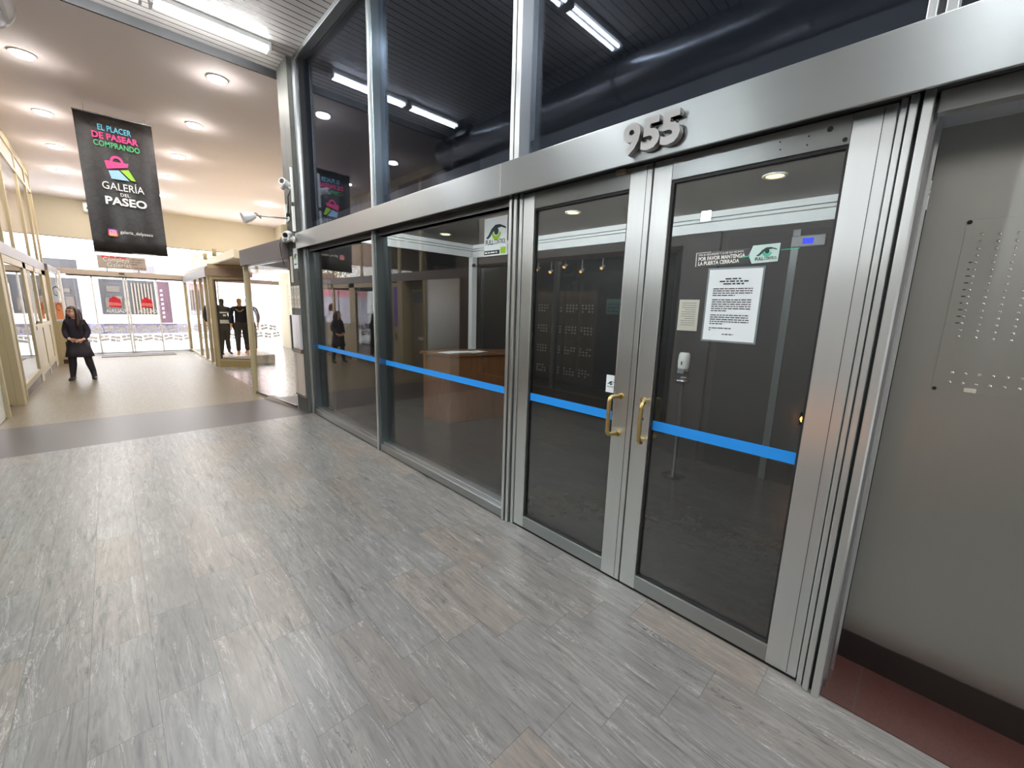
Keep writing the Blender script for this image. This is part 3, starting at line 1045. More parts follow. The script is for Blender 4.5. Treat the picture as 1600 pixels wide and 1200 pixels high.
mb = MB().tube([(-2.19, 10.2, 4.605), (-1.205, 10.2, 4.63)], .012, 8)
mb.tube([(-2.17, 10.2, 2.40), (-1.185, 10.2, 2.42)], .010, 8)
mb.build('rod', STD, t)
mb = MB()
for x in (-2.05, -1.3):
    mb.tube([(x, 10.2, 4.61), (x, 10.2, 4.72)], .003, 6)
mb.build('hanging_wire', STD, t)


def btext(name, body, size, x, z, fit, mat, bold=0.):
    mb = MB()
    text_into(mb, body, size, FY(x, z, YB), bold, .002, fit=fit)
    return mb.build(name, mat, cloth)


btext('slogan_line', 'EL PLACER', .125, -1.71, 4.365, .41, CYAN, .01)
btext('slogan_line', 'DE PASEAR', .135, -1.715, 4.235, .57, PINK, .03)
btext('slogan_line', 'COMPRANDO', .125, -1.70, 4.115, .57, GRNT, .01)
mb = MB()
E0 = FY(-1.70, 3.64, YB)
poly_into(mb, [(-.165, .13), (.085, .235), (.085, .25), (-.155, .265), (-.185, .25)], E0, .002, 0)
poly_into(mb, [(-.185, .25), (-.16, .13), (.10, .205), (.115, .27)], E0, .003, 0)
hd = []
for k in range(13):
    a = math.pi*k/12
    hd.append((-.03+.085*math.cos(a), .26+.10*math.sin(a)))
hd2 = [(-.03+(p[0]+.03)*.62, .26+(p[1]-.26)*.62) for p in hd[::-1]]
poly_into(mb, hd+hd2, E0, .003, 0)
poly_into(mb, [(-.15, .105), (-.02, .135), (.10, -.01), (-.125, -.02)], E0, .003, 1)
poly_into(mb, [(.0, .14), (.105, .17), (.185, .0), (.125, .0)], E0, .003, 2)
mb.build('bag_emblem', [PINK, PALEB, LIME], cloth)
btext('name_line', 'GALERÍA', .17, -1.69, 3.445, .53, OFFW)
btext('name_line', 'DEL', .075, -1.68, 3.355, .12, OFFW)
btext('name_line', 'PASEO', .175, -1.675, 3.205, .53, OFFW, .03)
mb = MB()
S0 = FY(-1.90, 2.735, YB)


def rrect(x0, x1, y0, y1, r, n=4):
    o = []
    for cx, cy, a0 in [(x1-r, y1-r, 0), (x0+r, y1-r, 90), (x0+r, y0+r, 180), (x1-r, y0+r, 270)]:
        for k in range(n+1):
            a = math.radians(a0+90*k/n)
            o.append((cx+r*math.cos(a), cy+r*math.sin(a)))
    return o


poly_into(mb, rrect(-.06, .06, -.06, .06, .025), S0, .002, 0)
ring = rrect(-.04, .04, -.04, .04, .02)
for a, b in [(ring, [(p[0]*.78, p[1]*.78) for p in ring]), ([(.02*math.cos(q*math.pi/8), .02*math.sin(q*math.pi/8)) for q in range(16)], [(.012*math.cos(q*math.pi/8), .012*math.sin(q*math.pi/8)) for q in range(16)])]:
    for k in range(len(a)):
        j = (k+1) % len(a)
        poly_into(mb, [a[k], a[j], b[j], b[k]], S0, .0035, 1)
poly_into(mb, [(.024, .024), (.03, .024), (.03, .03), (.024, .03)], S0, .0035, 1)


def insta():
    tt = NT('pink orange gradient print')
    x, y, z = tt.xyz()
    f = tt.math('MULTIPLY', tt.math('SUBTRACT', z, 2.67), 8.0)
    tt.bsdf(**{'Base Color': tt.ramp(f, [(0, lin(250, 170, 70)), (.5, lin(230, 50, 100)), (1, lin(150, 60, 190))]), 'Roughness': .5})
    return tt.m


mb.build('camera_icon', [insta(), OFFW], cloth)
btext('handle_text', 'galeria_delpaseo', .075, -1.59, 2.735, .43, OFFW)

# ------------------------------------------------------------------ things on the marble pillar


def bullet_cam(loc, aim, lab):
    loc, aim = Vector(loc), Vector(aim).normalized()
    t = thing('security_camera', loc, lab, 'camera', 'white bullet cameras on the marble pillar')
    mb = MB()
    mb.tube([loc-aim*.09, loc-aim*.08, loc+aim*.055, loc+aim*.07], [.035, .045, .047, .046], 16)
    cb = mb.build('body', WHITE, t)
    MB().cyl(loc+aim*.066, aim, .032, .006, 16).build('lens', BLACKP, cb)
    MB().tube([loc-aim*.05, loc+Vector((.05, .0, -.05)), loc+Vector((.09, 0, -.05))], .014, 8).build('bracket', WHITE, t)
    MB().cyl(loc+Vector((.075, 0, -.05)), (1, 0, 0), .04, .015, 16).build('mount', WHITE, t)
    MB().tube([loc+Vector((-.03, -.04, -.062)), loc+Vector((-.03, .0, -.078)), loc+Vector((-.03, .04, -.062))], .018, 8).build('sun_shade', GREYP, cb)


bullet_cam((-.185, 6.47, 3.235), (-.75, -.65, .12), 'upper white bullet camera on the marble pillar')
bullet_cam((-.21, 6.45, 2.56), (-.55, -.8, -.25), 'lower white bullet camera beside the steel header')
t = thing('cable_trunking', (-.1, 6.47, 2.6), 'white vertical cable trunking on the pillar edge', 'conduit')
bx('channel', WHITE, -.125, -.092, 6.435, 6.475, 2.62, 2.95, t, .004)
bx('channel', WHITE, -.12, -.092, 6.435, 6.465, 3.0, 3.45, t, .004)
bx('junction_box', WHITE, -.16, -.092, 6.55, 6.86, 2.50, 2.57, t, .01)
bx('switch_box', CREAMF, -.16, -.092, 6.80, 6.9, 2.63, 2.75, t, .01)
bx('trunk_cover', WHITE, -.12, -.092, 6.76, 6.79, 2.78, 3.02, t, .004)
for pts, r_, lab in [([(-.10, 6.55, 3.17), (-.12, 6.6, 3.1), (-.11, 6.65, 2.95), (-.12, 6.68, 2.87), (-.1, 6.66, 2.84)], .007, 'twisted dark cable below the upper white camera'),
                     ([(-.105, 6.53, 3.17), (-.105, 6.49, 3.1), (-.105, 6.485, 2.6)], .006, 'straight thin cable running down beside the white trunking'),
                     ([(-.17, 6.87, 2.57), (-.19, 6.88, 2.45), (-.18, 6.875, 2.32), (-.15, 6.865, 2.18)], .007, 'dark cable loop hanging over the edge of the angled fascia'),
                     ([(-.13, 6.6, 2.495), (-.12, 6.55, 2.45), (-.11, 6.62, 2.36)], .007, 'short dark cable drooping under the lower white camera')]:
    tag(MB().tube(pts, r_, 8).build('loose_cable', BLACKP), lab, 'cable', 'cables on the marble pillar')
tag(MB().tube([(-.11, 6.70, 2.89), (-.11, 6.71, 2.84)], .02, 8).build('cable_connector', BLACKP), 'small dark cable connector on the marble pillar above the arm spotlight', 'connector')
t = thing('arm_spotlight', (-.09, 6.72, 2.82), 'small silver arm spotlight reaching out from the pillar', 'light')
MB().cyl((-.092, 6.70, 2.82), (-1, 0, 0), .035, .02, 14).build('wall_plate', WHITE, t)
MB().tube([(-.1, 6.70, 2.82), (-.5, 6.74, 2.80)], .009, 8).build('arm', STD, t)
MB().tube([(-.44, 6.74, 2.77), (-.5, 6.74, 2.83), (-.62, 6.74, 2.80)], .01, 8).build('yoke', STD, t)
MB().tube([(-.52, 6.74, 2.80), (-.56, 6.74, 2.78), (-.66, 6.74, 2.74)], [.04, .055, .075], 16).build('shade', WHITE, t)

for k, (y0, y1, z0, z1, mat, lab, wh) in enumerate([
        (6.45, 6.62, 2.12, 2.40, PAPER, 'paper sign with green eye emblem, topmost on the marble pillar', 'eye'),
        (6.69, 6.78, 1.93, 2.30, PAPER2, 'tall blank paper strip on the marble pillar', None),
        (6.74, 6.83, 1.56, 1.88, PAPER2, 'left of the three icon sheets on the marble pillar', 'ic'),
        (6.60, 6.70, 1.56, 1.88, PAPER2, 'middle one of the three icon sheets on the marble pillar', 'ic'),
        (6.46, 6.57, 1.56, 1.88, PAPER2, 'right of the three icon sheets on the marble pillar', 'ic'),
        (6.46, 6.62, 1.95, 2.08, MARB, 'small stone plate under the green emblem sign on the pillar', None)]):
    t = thing('pillar_sign', (-.092, (y0+y1)/2, z0), lab, 'sign', 'notices on the marble pillar')
    sh = bx('sheet', mat, -.096, -.0905, y0, y1, z0, z1, t)
    if wh == 'eye':
        mb = MB()
        eye_logo(mb, FX((y0+y1)/2, z0+.17, -.096), .15, 0, 1)
        word_bars(mb, FX((y0+y1)/2, z0+.05, -.096), .12, .018, 'CENTER')
        mb.build('eye_emblem', [DKGRN, LIME], sh)
    if wh == 'ic':
        mb = MB()
        for q in range(2):
            zc = z0+.09+.15*q
            for a in range(16):
                a0, a1 = a*math.pi/8, (a+1)*math.pi/8
                yc = (y0+y1)/2
                poly_into(mb, [(.036*math.cos(a0), .046*math.sin(a0)), (.036*math.cos(a1), .046*math.sin(a1)), (.026*math.cos(a1), .034*math.sin(a1)), (.026*math.cos(a0), .034*math.sin(a0))], FX(yc, zc, -.096), .0008)
            mb.box(-.0968, -.096, (y0+y1)/2-.03, (y0+y1)/2+.03, zc-.062, zc-.056)
        mb.build('icon_print', plain('grey print', lin(120, 118, 110), .6), sh)
t = thing('wall_cabinet', (-.11, 6.65, .25), 'beige metal cabinet fixed low on the marble pillar', 'cabinet')
ldr = bx('lower_door', plain('beige enamel', lin(186, 170, 158), .35), -.115, -.0905, 6.45, 6.83, .26, .90, t, .004)
bx('upper_door', plain('glossy grey enamel', lin(190, 184, 186), .12), -.125, -.0905, 6.45, 6.80, .96, 1.46, t, .006)
bx('edge_strip', BLACKP, -.135, -.0905, 6.81, 6.85, .92, 1.45, t)
bx('ledge', BROWN, -.13, -.0905, 6.44, 6.82, .90, .955, t, .003)
bx('plinth', STD, -.118, -.0905, 6.44, 6.84, .23, .26, t)
bx('door_seam', DARK, -.1165, -.115, 6.72, 6.724, .28, .89, ldr)
tag(MB().quadfaces([(-.33, 7.86, .002), (-.20, 7.05, .002), (-.13, 6.90, .002), (-.12, 8.0, -.003), (-.26, 7.85, .05), (-.16, 7.1, .012)], [(0, 1, 5, 4), (1, 2, 5), (4, 5, 2, 3), (0, 4, 3), (0, 3, 2, 1)]).build('threshold_ramp', wood('dark ramp wood', lin(70, 56, 46), lin(96, 80, 68))), 'dark wedge shaped threshold ramp at the foot of the angled glass', 'ramp')

# ------------------------------------------------------------------ angled glass shop front beside the pillar
A0, A1 = (-.11, 6.87), (-.30, 8.52)
t = thing('angled_shopfront', (-.2, 7.7, 0), 'frameless angled glass shop front beyond the marble pillar', 'shopfront')
MB().obox(A0, A1, .012, .035, 2.25, 0, .02, 2.22).build('glass', GSH, t)
MB().obox((-.13, 6.87), (-.33, 8.56), .10, 2.27, 2.55, 0, 2.235, 2.49).build('fascia', PINKF, t, .006)
MB().obox((-.33, 8.56), (.5, 8.66), .10, 2.235, 2.49).build('fascia_return', PINKF, t, .006)
MB().box(-.34, -.27, 8.50, 8.58, -.03, 2.24).build('post', CREAMF, t, .004)
MB().obox(A0, A1, .03, -.02, .04, 0, -.03, .025).build('bottom_rail', STD, t)

# ------------------------------------------------------------------ glazed kiosk shop with mannequins
F0, F1 = (-.12, 13.40), (.62, 12.66)
t = thing('mannequin_shopfront', (.2, 13.4, -.15), 'cream framed corner shop with a narrow glass door', 'shopfront')
d = (Vector(F1)-Vector(F0)).normalized()
P = lambda s: (F0[0]+d.x*s, F0[1]+d.y*s)
LEN = (Vector(F1)-Vector(F0)).length
MB().obox(P(0), P(.09), .08, -.16, 2.25).build('post', CREAMF, t, .004)
MB().obox(P(LEN-.09), P(LEN), .08, -.16, 2.25).build('post', CREAMF, t, .004)
MB().obox(P(-.08), P(LEN+.05), .12, 2.25, 2.46).build('door_header', TAUPE, t, .004)
MB().obox(P(.09), P(LEN-.09), .06, 2.17, 2.25).build('top_rail', CREAMF, t, .003)
MB().obox(P(.09), P(LEN-.09), .07, .04, .085).build('sill', CREAMF, t, .003)
MB().obox(P(.09), P(LEN-.09), .07, -.14, .04).build('kick_panel', plain('olive kick panel', lin(150, 134, 92), .4), t, .003)
MB().obox(P(.13), P(LEN-.13), .01, .10, 2.15).build('glass', GSH, t)
mb = MB()
for s0, s1 in ((.11, .13), (LEN-.13, LEN-.11)):
    mb.obox(P(s0), P(s1), .03, .085, 2.17)
mb.obox(P(.13), P(LEN-.13), .03, 2.15, 2.17).obox(P(.13), P(LEN-.13), .03, .085, .10)
mb.build('door_frame', INK, t)
# side glazing along the passage
S0_, S1_ = (-.12, 13.5), (.06, 20.1)
sd = (Vector(S1_)-Vector(S0_)).normalized()
Q = lambda s: (S0_[0]+sd.x*s, S0_[1]+sd.y*s)
SLN = (Vector(S1_)-Vector(S0_)).length
zz = lambda s: SL(S0_[1]+sd.y*s)
for s, wd in ((.0, .10), (.75, .10), (1.85, .10), (3.2, .10), (SLN-.1, .10)):
    MB().obox(Q(s), Q(s+wd), .08, zz(s)-.02, 2.25).build('post', CREAMF, t, .004)
for s0, s1 in ((.1, .75), (.85, 1.85), (1.95, 3.2), (3.3, SLN-.1)):
    MB().obox(Q(s0), Q(s1), .01, zz(s0)+.04, 2.25, 0, zz(s1)+.04).build('side_glass', GSH, t)
MB().obox(Q(0), Q(SLN), .06, zz(0)-.02, zz(0)+.05, 0, zz(SLN)-.02, zz(SLN)+.05).build('bottom_rail', CREAMF, t)
MB().obox(Q(0), Q(SLN), .10, 2.25, 2.50).build('side_fascia', PINKF, t, .005)
mb = MB()
mb.prism([(-.02, 10.85, 2.55), (.06, 20.1, 2.55), (1.6, 20.1, 2.55), (1.6, 10.85, 2.55)], (0, 0, .20))
mb.build('canopy', plain('cream canopy', lin(222, 208, 176), .5), t, .01)
bx('canopy_edge', TAUPE, -.035, -.02, 10.85, 20.0, 2.55, 2.575, t)
mb = MB().obox(P(-.02), P(LEN+.6), .05, 2.46, 2.56)
mb.build('soffit_panel', CREAMF, t)
for x, y in ((-.0, 14.6), (.0, 13.2)):
    MB().tube([(x, y, 2.75), (x, y, 2.93)], .05, 8).build('roof_bracket', CREAMF, t)
bx('display_plinth', plain('white display plinth', lin(214, 206, 196), .5), .05, 1.3, 13.55, 15.0, -.2, .10, t)
bx('roof_lamp', DARK, .47, .6, 11.5, 11.8, 2.75, 2.84, t)

# ------------------------------------------------------------------ street doors and vinyl
yb = 20.2
t = thing('door_3', (-1.6, yb, -.3), 'automatic glass street doors across the end of the passage', 'door', kind='structure')
bx('header', plain('aluminium door header', lin(188, 172, 154), .4), -3.25, .06, yb-.12, yb+.05, 2.345, 2.52, t, .006)
bx('track', DARK, -3.0, .04, yb-.10, yb-.02, 2.30, 2.345, t)
bx('sensor', BLACKP, -1.72, -1.58, yb-.16, yb-.12, 2.43, 2.47, t, .008)
for x in (-3.22, -2.42, -1.63, -1.56, -.76, .02):
    bx('stile', WHITE, x-.022, x+.022, yb-.03, yb+.02, -.30, 2.32, t, .003)
for x0, x1 in ((-3.198, -2.442), (-2.398, -1.652), (-1.538, -.782), (-.738, -.002)):
    bx('leaf_glass', GSH, x0, x1, yb-.008, yb, -.28, 2.30, t)
bx('bottom_track', STD, -3.25, .06, yb-.04, yb+.03, -.305, -.285, t)
t = thing('window_7', (0, yb, 2.5), 'tall clear glazing above the street doors', 'window', kind='structure')
bx('pane', GSH, -5.2, 3.3, yb-.004, yb+.004, 2.52, 3.52, t)
bx('top_rail', PINKF, -5.2, 3.3, yb-.03, yb+.04, 3.50, 3.54, t)
t = thing('window_8', (1.7, yb, -.3), 'street glazing behind the angled shop front', 'window', kind='structure')
bx('pane', GSH, .06, 3.3, yb-.004, yb+.004, -.28, 2.5, t)
bx('rail', PINKF, .06, 3.3, yb-.03, yb+.03, 2.36, 2.52, t)
for x in (1.1, 2.2):
    bx('stile', WHITE, x-.022, x+.022, yb-.03, yb+.02, -.30, 2.36, t)
t = thing('window_9', (-4.2, yb, -.3), 'street glazing left of the street doors', 'window', kind='structure')
bx('pane', GSH, -5.2, -3.25, yb-.004, yb+.004, -.30, 2.5, t)
bx('rail', PINKF, -5.2, -3.25, yb-.03, yb+.03, 2.36, 2.52, t)


def bag_outline(mb, M, s, flip):
    k = -1 if flip else 1
    def ln(a, b, w_=.07):
        a, b = Vector((*a, 0)), Vector((*b, 0))
        q = (b-a).normalized()
        nn = Vector((-q.y, q.x, 0))*w_*.5
        poly_into(mb, [((p.x*s), (p.y*s)) for p in (a-nn, b-nn, b+nn, a+nn)], M, .001)
    for pl in ([(-.5, -.42), (.02, -.5), (.05, -.1), (-.46, .02)], [(.08, -.5), (.52, -.56), (.56, -.22), (.1, -.1)], [(-.45, .1), (.57, -.14), (.62, .26), (-.42, .42)]):
        poly_into(mb, [(p[0]*s, p[1]*k*s) for p in pl][::k], M, .001)
    pr_ = None
    for q in range(9):
        a = math.pi*q/8
        p = (.1+.22*math.cos(a), (.34+.26*math.sin(a))*k)
        if pr_: ln(pr_, p)
        pr_ = p


t = thing('vinyl_band', (-1.6, yb-.01, -.3), 'white vinyl with shopping bag outlines along the bottom of the street glass', 'decal')
bx('frosted_film', FROST, -3.19, .0, yb-.0135, yb-.0115, -.28, .36, t)
bx('dimming_film', glass('added dimming film', (.40, .39, .45), .02), -3.19, .0, yb-.0125, yb-.0118, .36, .72, t)  # added film, darkens the blown-out street behind the bag outlines
mb = MB()
for k in range(11):
    bag_outline(mb, FY(-3.05+k*.29, .52, yb-.013), .24, k % 2)
    bag_outline(mb, FY(-2.92+k*.29, .20, yb-.016), .24, (k+1) % 2)
mb.build('bag_outlines', plain('white vinyl', lin(235, 235, 238), .5), t)
mb = MB()
for k in range(9):
    bag_outline(mb, FY(.3+k*.33, .55, yb-.013), .26, k % 2)
    bag_outline(mb, FY(.42+k*.33, .22, yb-.013), .26, (k+1) % 2)
tag(mb.build('vinyl_band', plain('white vinyl print', lin(235, 235, 240), .5)), 'shopping bag outlines on the glass behind the angled shop front', 'decal')
for x, fitw, lab, txt in [(-1.69, .30, 'red bag emblem with mirrored lettering on the left sliding door', 'GALERÍA'), (-1.08, .30, 'red bag emblem with mirrored lettering on the right sliding door', 'GALERÍA')]:
    t = thing('door_decal', (x, yb-.01, 1.0), lab, 'decal', 'emblems on the sliding street doors')
    if x < -1.5: x = -1.92
    t.location.x = x
    WPOS[t.name] = t.location.copy()
    M = frame((x, yb-.012, 1.40), (-1, 0, 0), (0, 0, 1))
    mb = MB()
    poly_into(mb, [(-.16, .04), (.16, .06), (.13, .20), (-.14, .19)], M, -.002, 0)
    poly_into(mb, [(-.16, -.05), (.165, -.04), (.16, .05), (-.16, .03)], M, -.002, 1)
    poly_into(mb, [(-.15, -.13), (.16, -.10), (.165, -.05), (-.16, -.06)], M, -.002, 0)
    hp = [(.0+.08*math.cos(math.pi*q/8), .19+.07*math.sin(math.pi*q/8)) for q in range(9)]
    poly_into(mb, hp, M, -.002, 0)
    mb.build('bag_emblem', [RED, SALM], t)
    mb = MB()
    text_into(mb, txt, .17, M @ Matrix.Translation((0, -.29, 0)), .012, .001, fit=.50)
    mb.build('mirrored_lettering', OFFW, t)
tag(MB().box(-2.42, -.58, 18.1, 19.0, -.262, -.235).build('door_mat', plain('grey brown door mat', lin(112, 102, 98), .9)), 'long grey mat in front of the street doors', 'mat')
bpy.data.objects['door_mat'].rotation_euler = (-.024, 0, 0)
bpy.data.objects['door_mat'].location.z = SL(18.55)-.012

t = thing('hanging_sign', (-1.59, 20.02, 2.6), 'beige directory sign over the street doors, facing the passage', 'sign')
brd = bx('board', plain('beige sign board', lin(170, 156, 145), .6), -2.21, -.98, 20.04, 20.07, 2.60, 3.03, t)
for x in (-2.0, -1.2):
    bx('bracket', STD, x-.02, x+.02, 20.05, 20.12, 2.519, 2.64, t)
mb = MB()
text_into(mb, 'Complejo', .20, FY(-1.74, 2.835, 20.035), .035, .001, fit=.66)
text_into(mb, 'Galerías', .20, FY(-1.68, 2.665, 20.035), .035, .001, fit=.62)
mb.build('sign_lettering_outline', plain('dark outline print', lin(70, 62, 66), .6), brd)
mb = MB()
text_into(mb, 'Complejo', .20, FY(-1.74, 2.835, 20.03), .006, .001, fit=.65)
text_into(mb, 'Galerías', .20, FY(-1.68, 2.665, 20.03), .006, .001, fit=.61)
mb.build('sign_lettering', OFFW, brd)
mb = MB()
word_bars(mb, FY(-2.1, 2.96, 20.035), .62, .05)
mb.build('red_heading', RED, brd)
mb = MB().box(-1.385, -1.38, 20.033, 20.038, 2.64, 2.95)
for x, z, wd in [(-1.36, 2.93, .34), (-1.36, 2.85, .30), (-1.62, 2.855, .22), (-1.36, 2.77, .16), (-1.62, 2.65, .26), (-1.3, 2.65, .3)]:
    word_bars(mb, FY(x, z, 20.035), wd, .028)
mb.build('small_print', plain('grey sign print', lin(110, 98, 94), .6), brd)
t = thing('air_conditioner', (-2.2, 20.05, 4.45), 'white wall air conditioner beneath the ceiling, partly behind the banner', 'air conditioner')
bx('case', WHITE, -2.36, -1.5, 19.9, 20.15, 4.36, 4.64, t, .03)
bx('louvre', BLACKP, -2.28, -1.6, 19.885, 19.9, 4.44, 4.50, t)

# ------------------------------------------------------------------ left hand shop fronts
XW = -3.24
t = thing('cream_shopfront', (XW, 13.2, -.1), 'cream framed shop windows along the left of the passage', 'shopfront')
PN = lambda name, mat, y0, y1, z0, z1, dx=0., w_=.06, bv=.004: bx(name, mat, XW-.03+dx, XW-.03+w_+dx, y0, y1, z0, z1, t, bv)
PN('post', CREAMF, 9.62, 9.86, -.06, 2.26, .02, .08)
PN('post', CREAMF, 10.29, 10.36, -.06, 2.26, .0, .07)
PN('post', CREAMF, 12.55, 12.95, -.14, 2.26)
PN('post', CREAMF, 15.75, 16.62, -.2, 2.26)
for y in (14.2,):
    PN('post', CREAMF, y, y+.16, -.16, 2.26)
PN('bottom_rail', CREAMF, 10.36, 12.55, .06, .16)
PN('bottom_rail', CREAMF, 12.95, 15.75, -.02, .10)
PN('plinth', plain('brown plinth', lin(92, 74, 64), .5), 10.25, 16.62, -.25, .06, .0, .045)
PN('top_rail', CREAMF, 10.3, 16.62, 2.14, 2.26)
PN('window_pane', GSH, 10.36, 12.55, .16, 2.14, .03, .008, 0)
PN('window_pane', GSH, 12.95, 14.2, 1.0, 2.14, .03, .008, 0)
PN('window_pane', GSH, 14.36, 15.75, 1.0, 2.14, .03, .008, 0)
PN('lower_panel', CREAMF, 12.95, 14.2, .10, .92, .005, .04)
PN('lower_panel', CREAMF, 14.36, 15.75, .10, .92, .005, .04)
PN('window_sill', CREAMF, 12.95, 15.75, .92, 1.0, .0, .075)
# end panel across the passage
bx('end_panel', CREAMF, -3.24, -2.94, 16.62, 16.68, -.10, .95, t, .004)
bx('end_post', CREAMF, -3.24, -3.14, 16.60, 16.70, -.22, 2.3, t, .004)
bx('end_post', WHITE, -2.99, -2.94, 16.62, 16.68, -.22, 2.3, t, .004)
bx('end_glass', GSH, -3.14, -2.99, 16.645, 16.653, .95, 2.25, t)
bx('end_plinth', plain('dark red plinth', lin(70, 34, 28), .5), -3.24, -2.94, 16.61, 16.69, -.24, -.10, t)
mb = MB()
M = FY(-3.06, 1.75, 16.61)
for R0, c in ((.13, (0, 0)), (.10, (.0, -.42))):
    pr_ = [(c[0]+R0*math.cos(q*math.pi/9)*.5, c[1]+R0*math.sin(q*math.pi/9)) for q in range(15)]
    for k in range(14):
        a, b = pr_[k], pr_[k+1]
        poly_into(mb, [a, b, (b[0]*.85, c[1]+(b[1]-c[1])*.82), (a[0]*.85, c[1]+(a[1]-c[1])*.82)], M, .002)
mb.build('scroll_print', INK, t)
bx('orange_poster', plain('orange print', lin(225, 140, 90), .5), -3.13, -3.0, 16.63, 16.64, 1.0, 1.45, t)
# beam and transom
bx('beam', PINKF, XW-.05, XW+.035, 6.62, 16.70, 2.26, 2.46, t, .006)
bx('beam_end', PINKF, -3.24, -3.15, 16.70, 20.1, 2.30, 2.46, t, .006)
for y in (8.75, 9.79, 10.85, 12.0, 14.15, 15.65, 16.6):
    PN('transom_post', CREAMF, y, y+.09, 2.46, 4.66)
PN('transom_rail', CREAMF, 6.9, 16.69, 4.55, 4.72)
PN('transom_rail', CREAMF, 6.9, 16.69, 4.18, 4.24)
for y0, y1 in ((6.9, 8.75), (8.84, 9.79), (9.88, 10.85), (10.94, 12.0), (12.09, 14.15), (14.24, 15.65), (15.74, 16.6)):
    PN('transom_pane', GSH, y0, y1, 2.46, 4.18, .03, .008, 0)
    PN('vent_panel', BROWN if y1 < 10 else TAUPE, y0, y1, 4.24, 4.55, .02, .02, 0)
PN('transom_curtain', plain('pale pink curtain', lin(205, 180, 176), .8), 10.94, 16.6, 2.50, 4.16, -.12, .02, 0)

# cream shop door and grey service door (seen in the glass reflection)
t = thing('shop_door', (XW, 10.08, -.05), 'cream shop door with purple poster, seen reflected in the wide pane', 'door')
bx('door_leaf', CREAMF, XW-.03, XW+.01, 9.87, 10.29, -.04, 2.22, t, .004)
bx('purple_poster', PURP, XW+.01, XW+.016, 9.96, 10.14, 1.08, 2.12, t)
bx('letter_plate', BROWN, XW+.01, XW+.02, 10.0, 10.12, .74, .92, t)
bx('lower_panel', plain('greenish panel', lin(170, 160, 130), .4), XW+.01, XW+.018, 9.93, 10.16, .1, .60, t)
t = thing('service_door', (-3.48, 9.1, -.05), 'grey metal service door with long pull handle, opposite the facade', 'door')
XD = -3.48
bx('door_leaf', plain('taupe door enamel', lin(150, 140, 126), .4), XD-.03, XD+.01, 8.68, 9.6, -.04, 1.68, t, .004)
bx('upper_panel', GREYP, XD-.03, XD+.005, 8.68, 9.6, 1.72, 2.0, t)
bx('fan_light', TAUPE, XD-.03, XD+.0, 8.68, 9.6, 2.06, 2.26, t)
bx('transom_bar', CREAMF, XD-.03, XD+.03, 8.66, 9.62, 2.0, 2.06, t)
bx('transom_bar', CREAMF, XD-.03, XD+.03, 8.66, 9.62, 1.68, 1.72, t)
MB().tube([(XD+.01, 8.88, 1.06), (XD+.06, 8.88, 1.06), (XD+.06, 8.88, .62), (XD+.01, 8.88, .62)], .014, 10).build('pull_handle', BLACKP, t)
bx('street_print', OFFW, XD+.01, XD+.014, 9.0, 9.35, .78, .86, t)
bx('reveal', CREAMF, XD-.03, -3.25, 8.60, 8.66, -.04, 2.26, t)
bx('reveal', CREAMF, XD-.03, -3.25, 9.62, 9.68, -.06, 2.26, t)
t = thing('wall_left_steel', (XW, 7.9, 0), 'brushed steel wall panel opposite the facade', 'wall', kind='structure')
bx('steel_sheet', STV, XW-.03, XW+.01, 7.2, 8.62, .0, 2.26, t)
bx('side_post', CREAMF, XW-.01, XW+.04, 8.58, 8.68, -.03, 2.26, t)
struct(bx('wall_left_brown', BROWN, XW-.03, XW+.06, 6.60, 7.2, 0, 2.26), 'brown marble pier opposite the facade', 'pier')
struct(bx('wall_left_brown_upper', DKWALL, XW-.03, XW+.0, 6.60, 6.9, 2.46, 4.75), 'dark panel above the brown pier', 'wall')

# optician window opposite the doors
t = thing('optician_shopfront', (-3.24, 4.5, 0), 'dark framed optician window opposite the glass doors', 'shopfront')
bx('beam', BROWN, -3.30, -3.20, 2.4, 6.62, 2.44, 2.5, t)
for y in (2.4, 4.46, 6.52):
    bx('post', STD, -3.28, -3.21, y, y+.08, 0, 2.44, t)
bx('sill', BROWN, -3.30, -3.20, 2.4, 6.62, 0, .30, t)
for y0, y1 in ((2.48, 4.46), (4.54, 6.52)):
    bx('window_pane', GSH, -3.25, -3.242, y0, y1, .30, 2.44, t)
struct(bx('wall_optician', DKWALL, -5.2, -3.3, 2.35, 2.4, -.1, 2.5), 'dark side wall of the optician shop', 'wall')
struct(bx('ceiling_optician', plain('shop ceiling', lin(120, 112, 104), .8), -5.2, -3.3, 2.4, 6.62, 2.66, 2.72), 'low ceiling of the optician shop', 'ceiling')
# display boards; pale discs paint the glints of the lenses in colour
lens_glint = plain('painted lens glint', lin(240, 236, 224), .15, var=.2, scale=40)
for k, (y0, y1, lab) in enumerate([(5.0, 5.62, 'eyewear display board, left one in the reflected optician window'), (4.28, 4.92, 'eyewear display board, right one in the reflected optician window')]):
    t = thing('eyewear_board', (-4.05, (y0+y1)/2, .3), lab, 'display', 'eyewear boards in the optician window')
    bx('board', plain('brown display board', lin(96, 74, 58), .5), -4.08, -4.05, y0-.03, y1+.03, .3, 2.0, t)
    mb = MB()
    for g in (1.74, 1.34, .95, .55):
        for r_ in range(3):
            for c in range(9):
                if c == 4 or random.random() < .12: continue
                mb.cyl((-4.05, y0+(y1-y0)*(c+.5)/9, g-.055*r_), (1, 0, 0), .017, .012, 8)
    tag(mb.build('lens_glint_rows', lens_glint, t), kind='stuff')
t = thing('strip_light', (-3.9, 4.4, 2.6), 'cool white strip light in the optician ceiling', 'light')
bx('housing', WHITE, -3.96, -3.84, 2.7, 6.3, 2.60, 2.66, t)
bx('diffuser', E_SHOP, -3.95, -3.85, 2.72, 6.28, 2.592, 2.60, t)
t = thing('sign_panel', (-4.3, 3.85, 1.6), 'pale teal price panel beside the eyewear boards', 'sign')
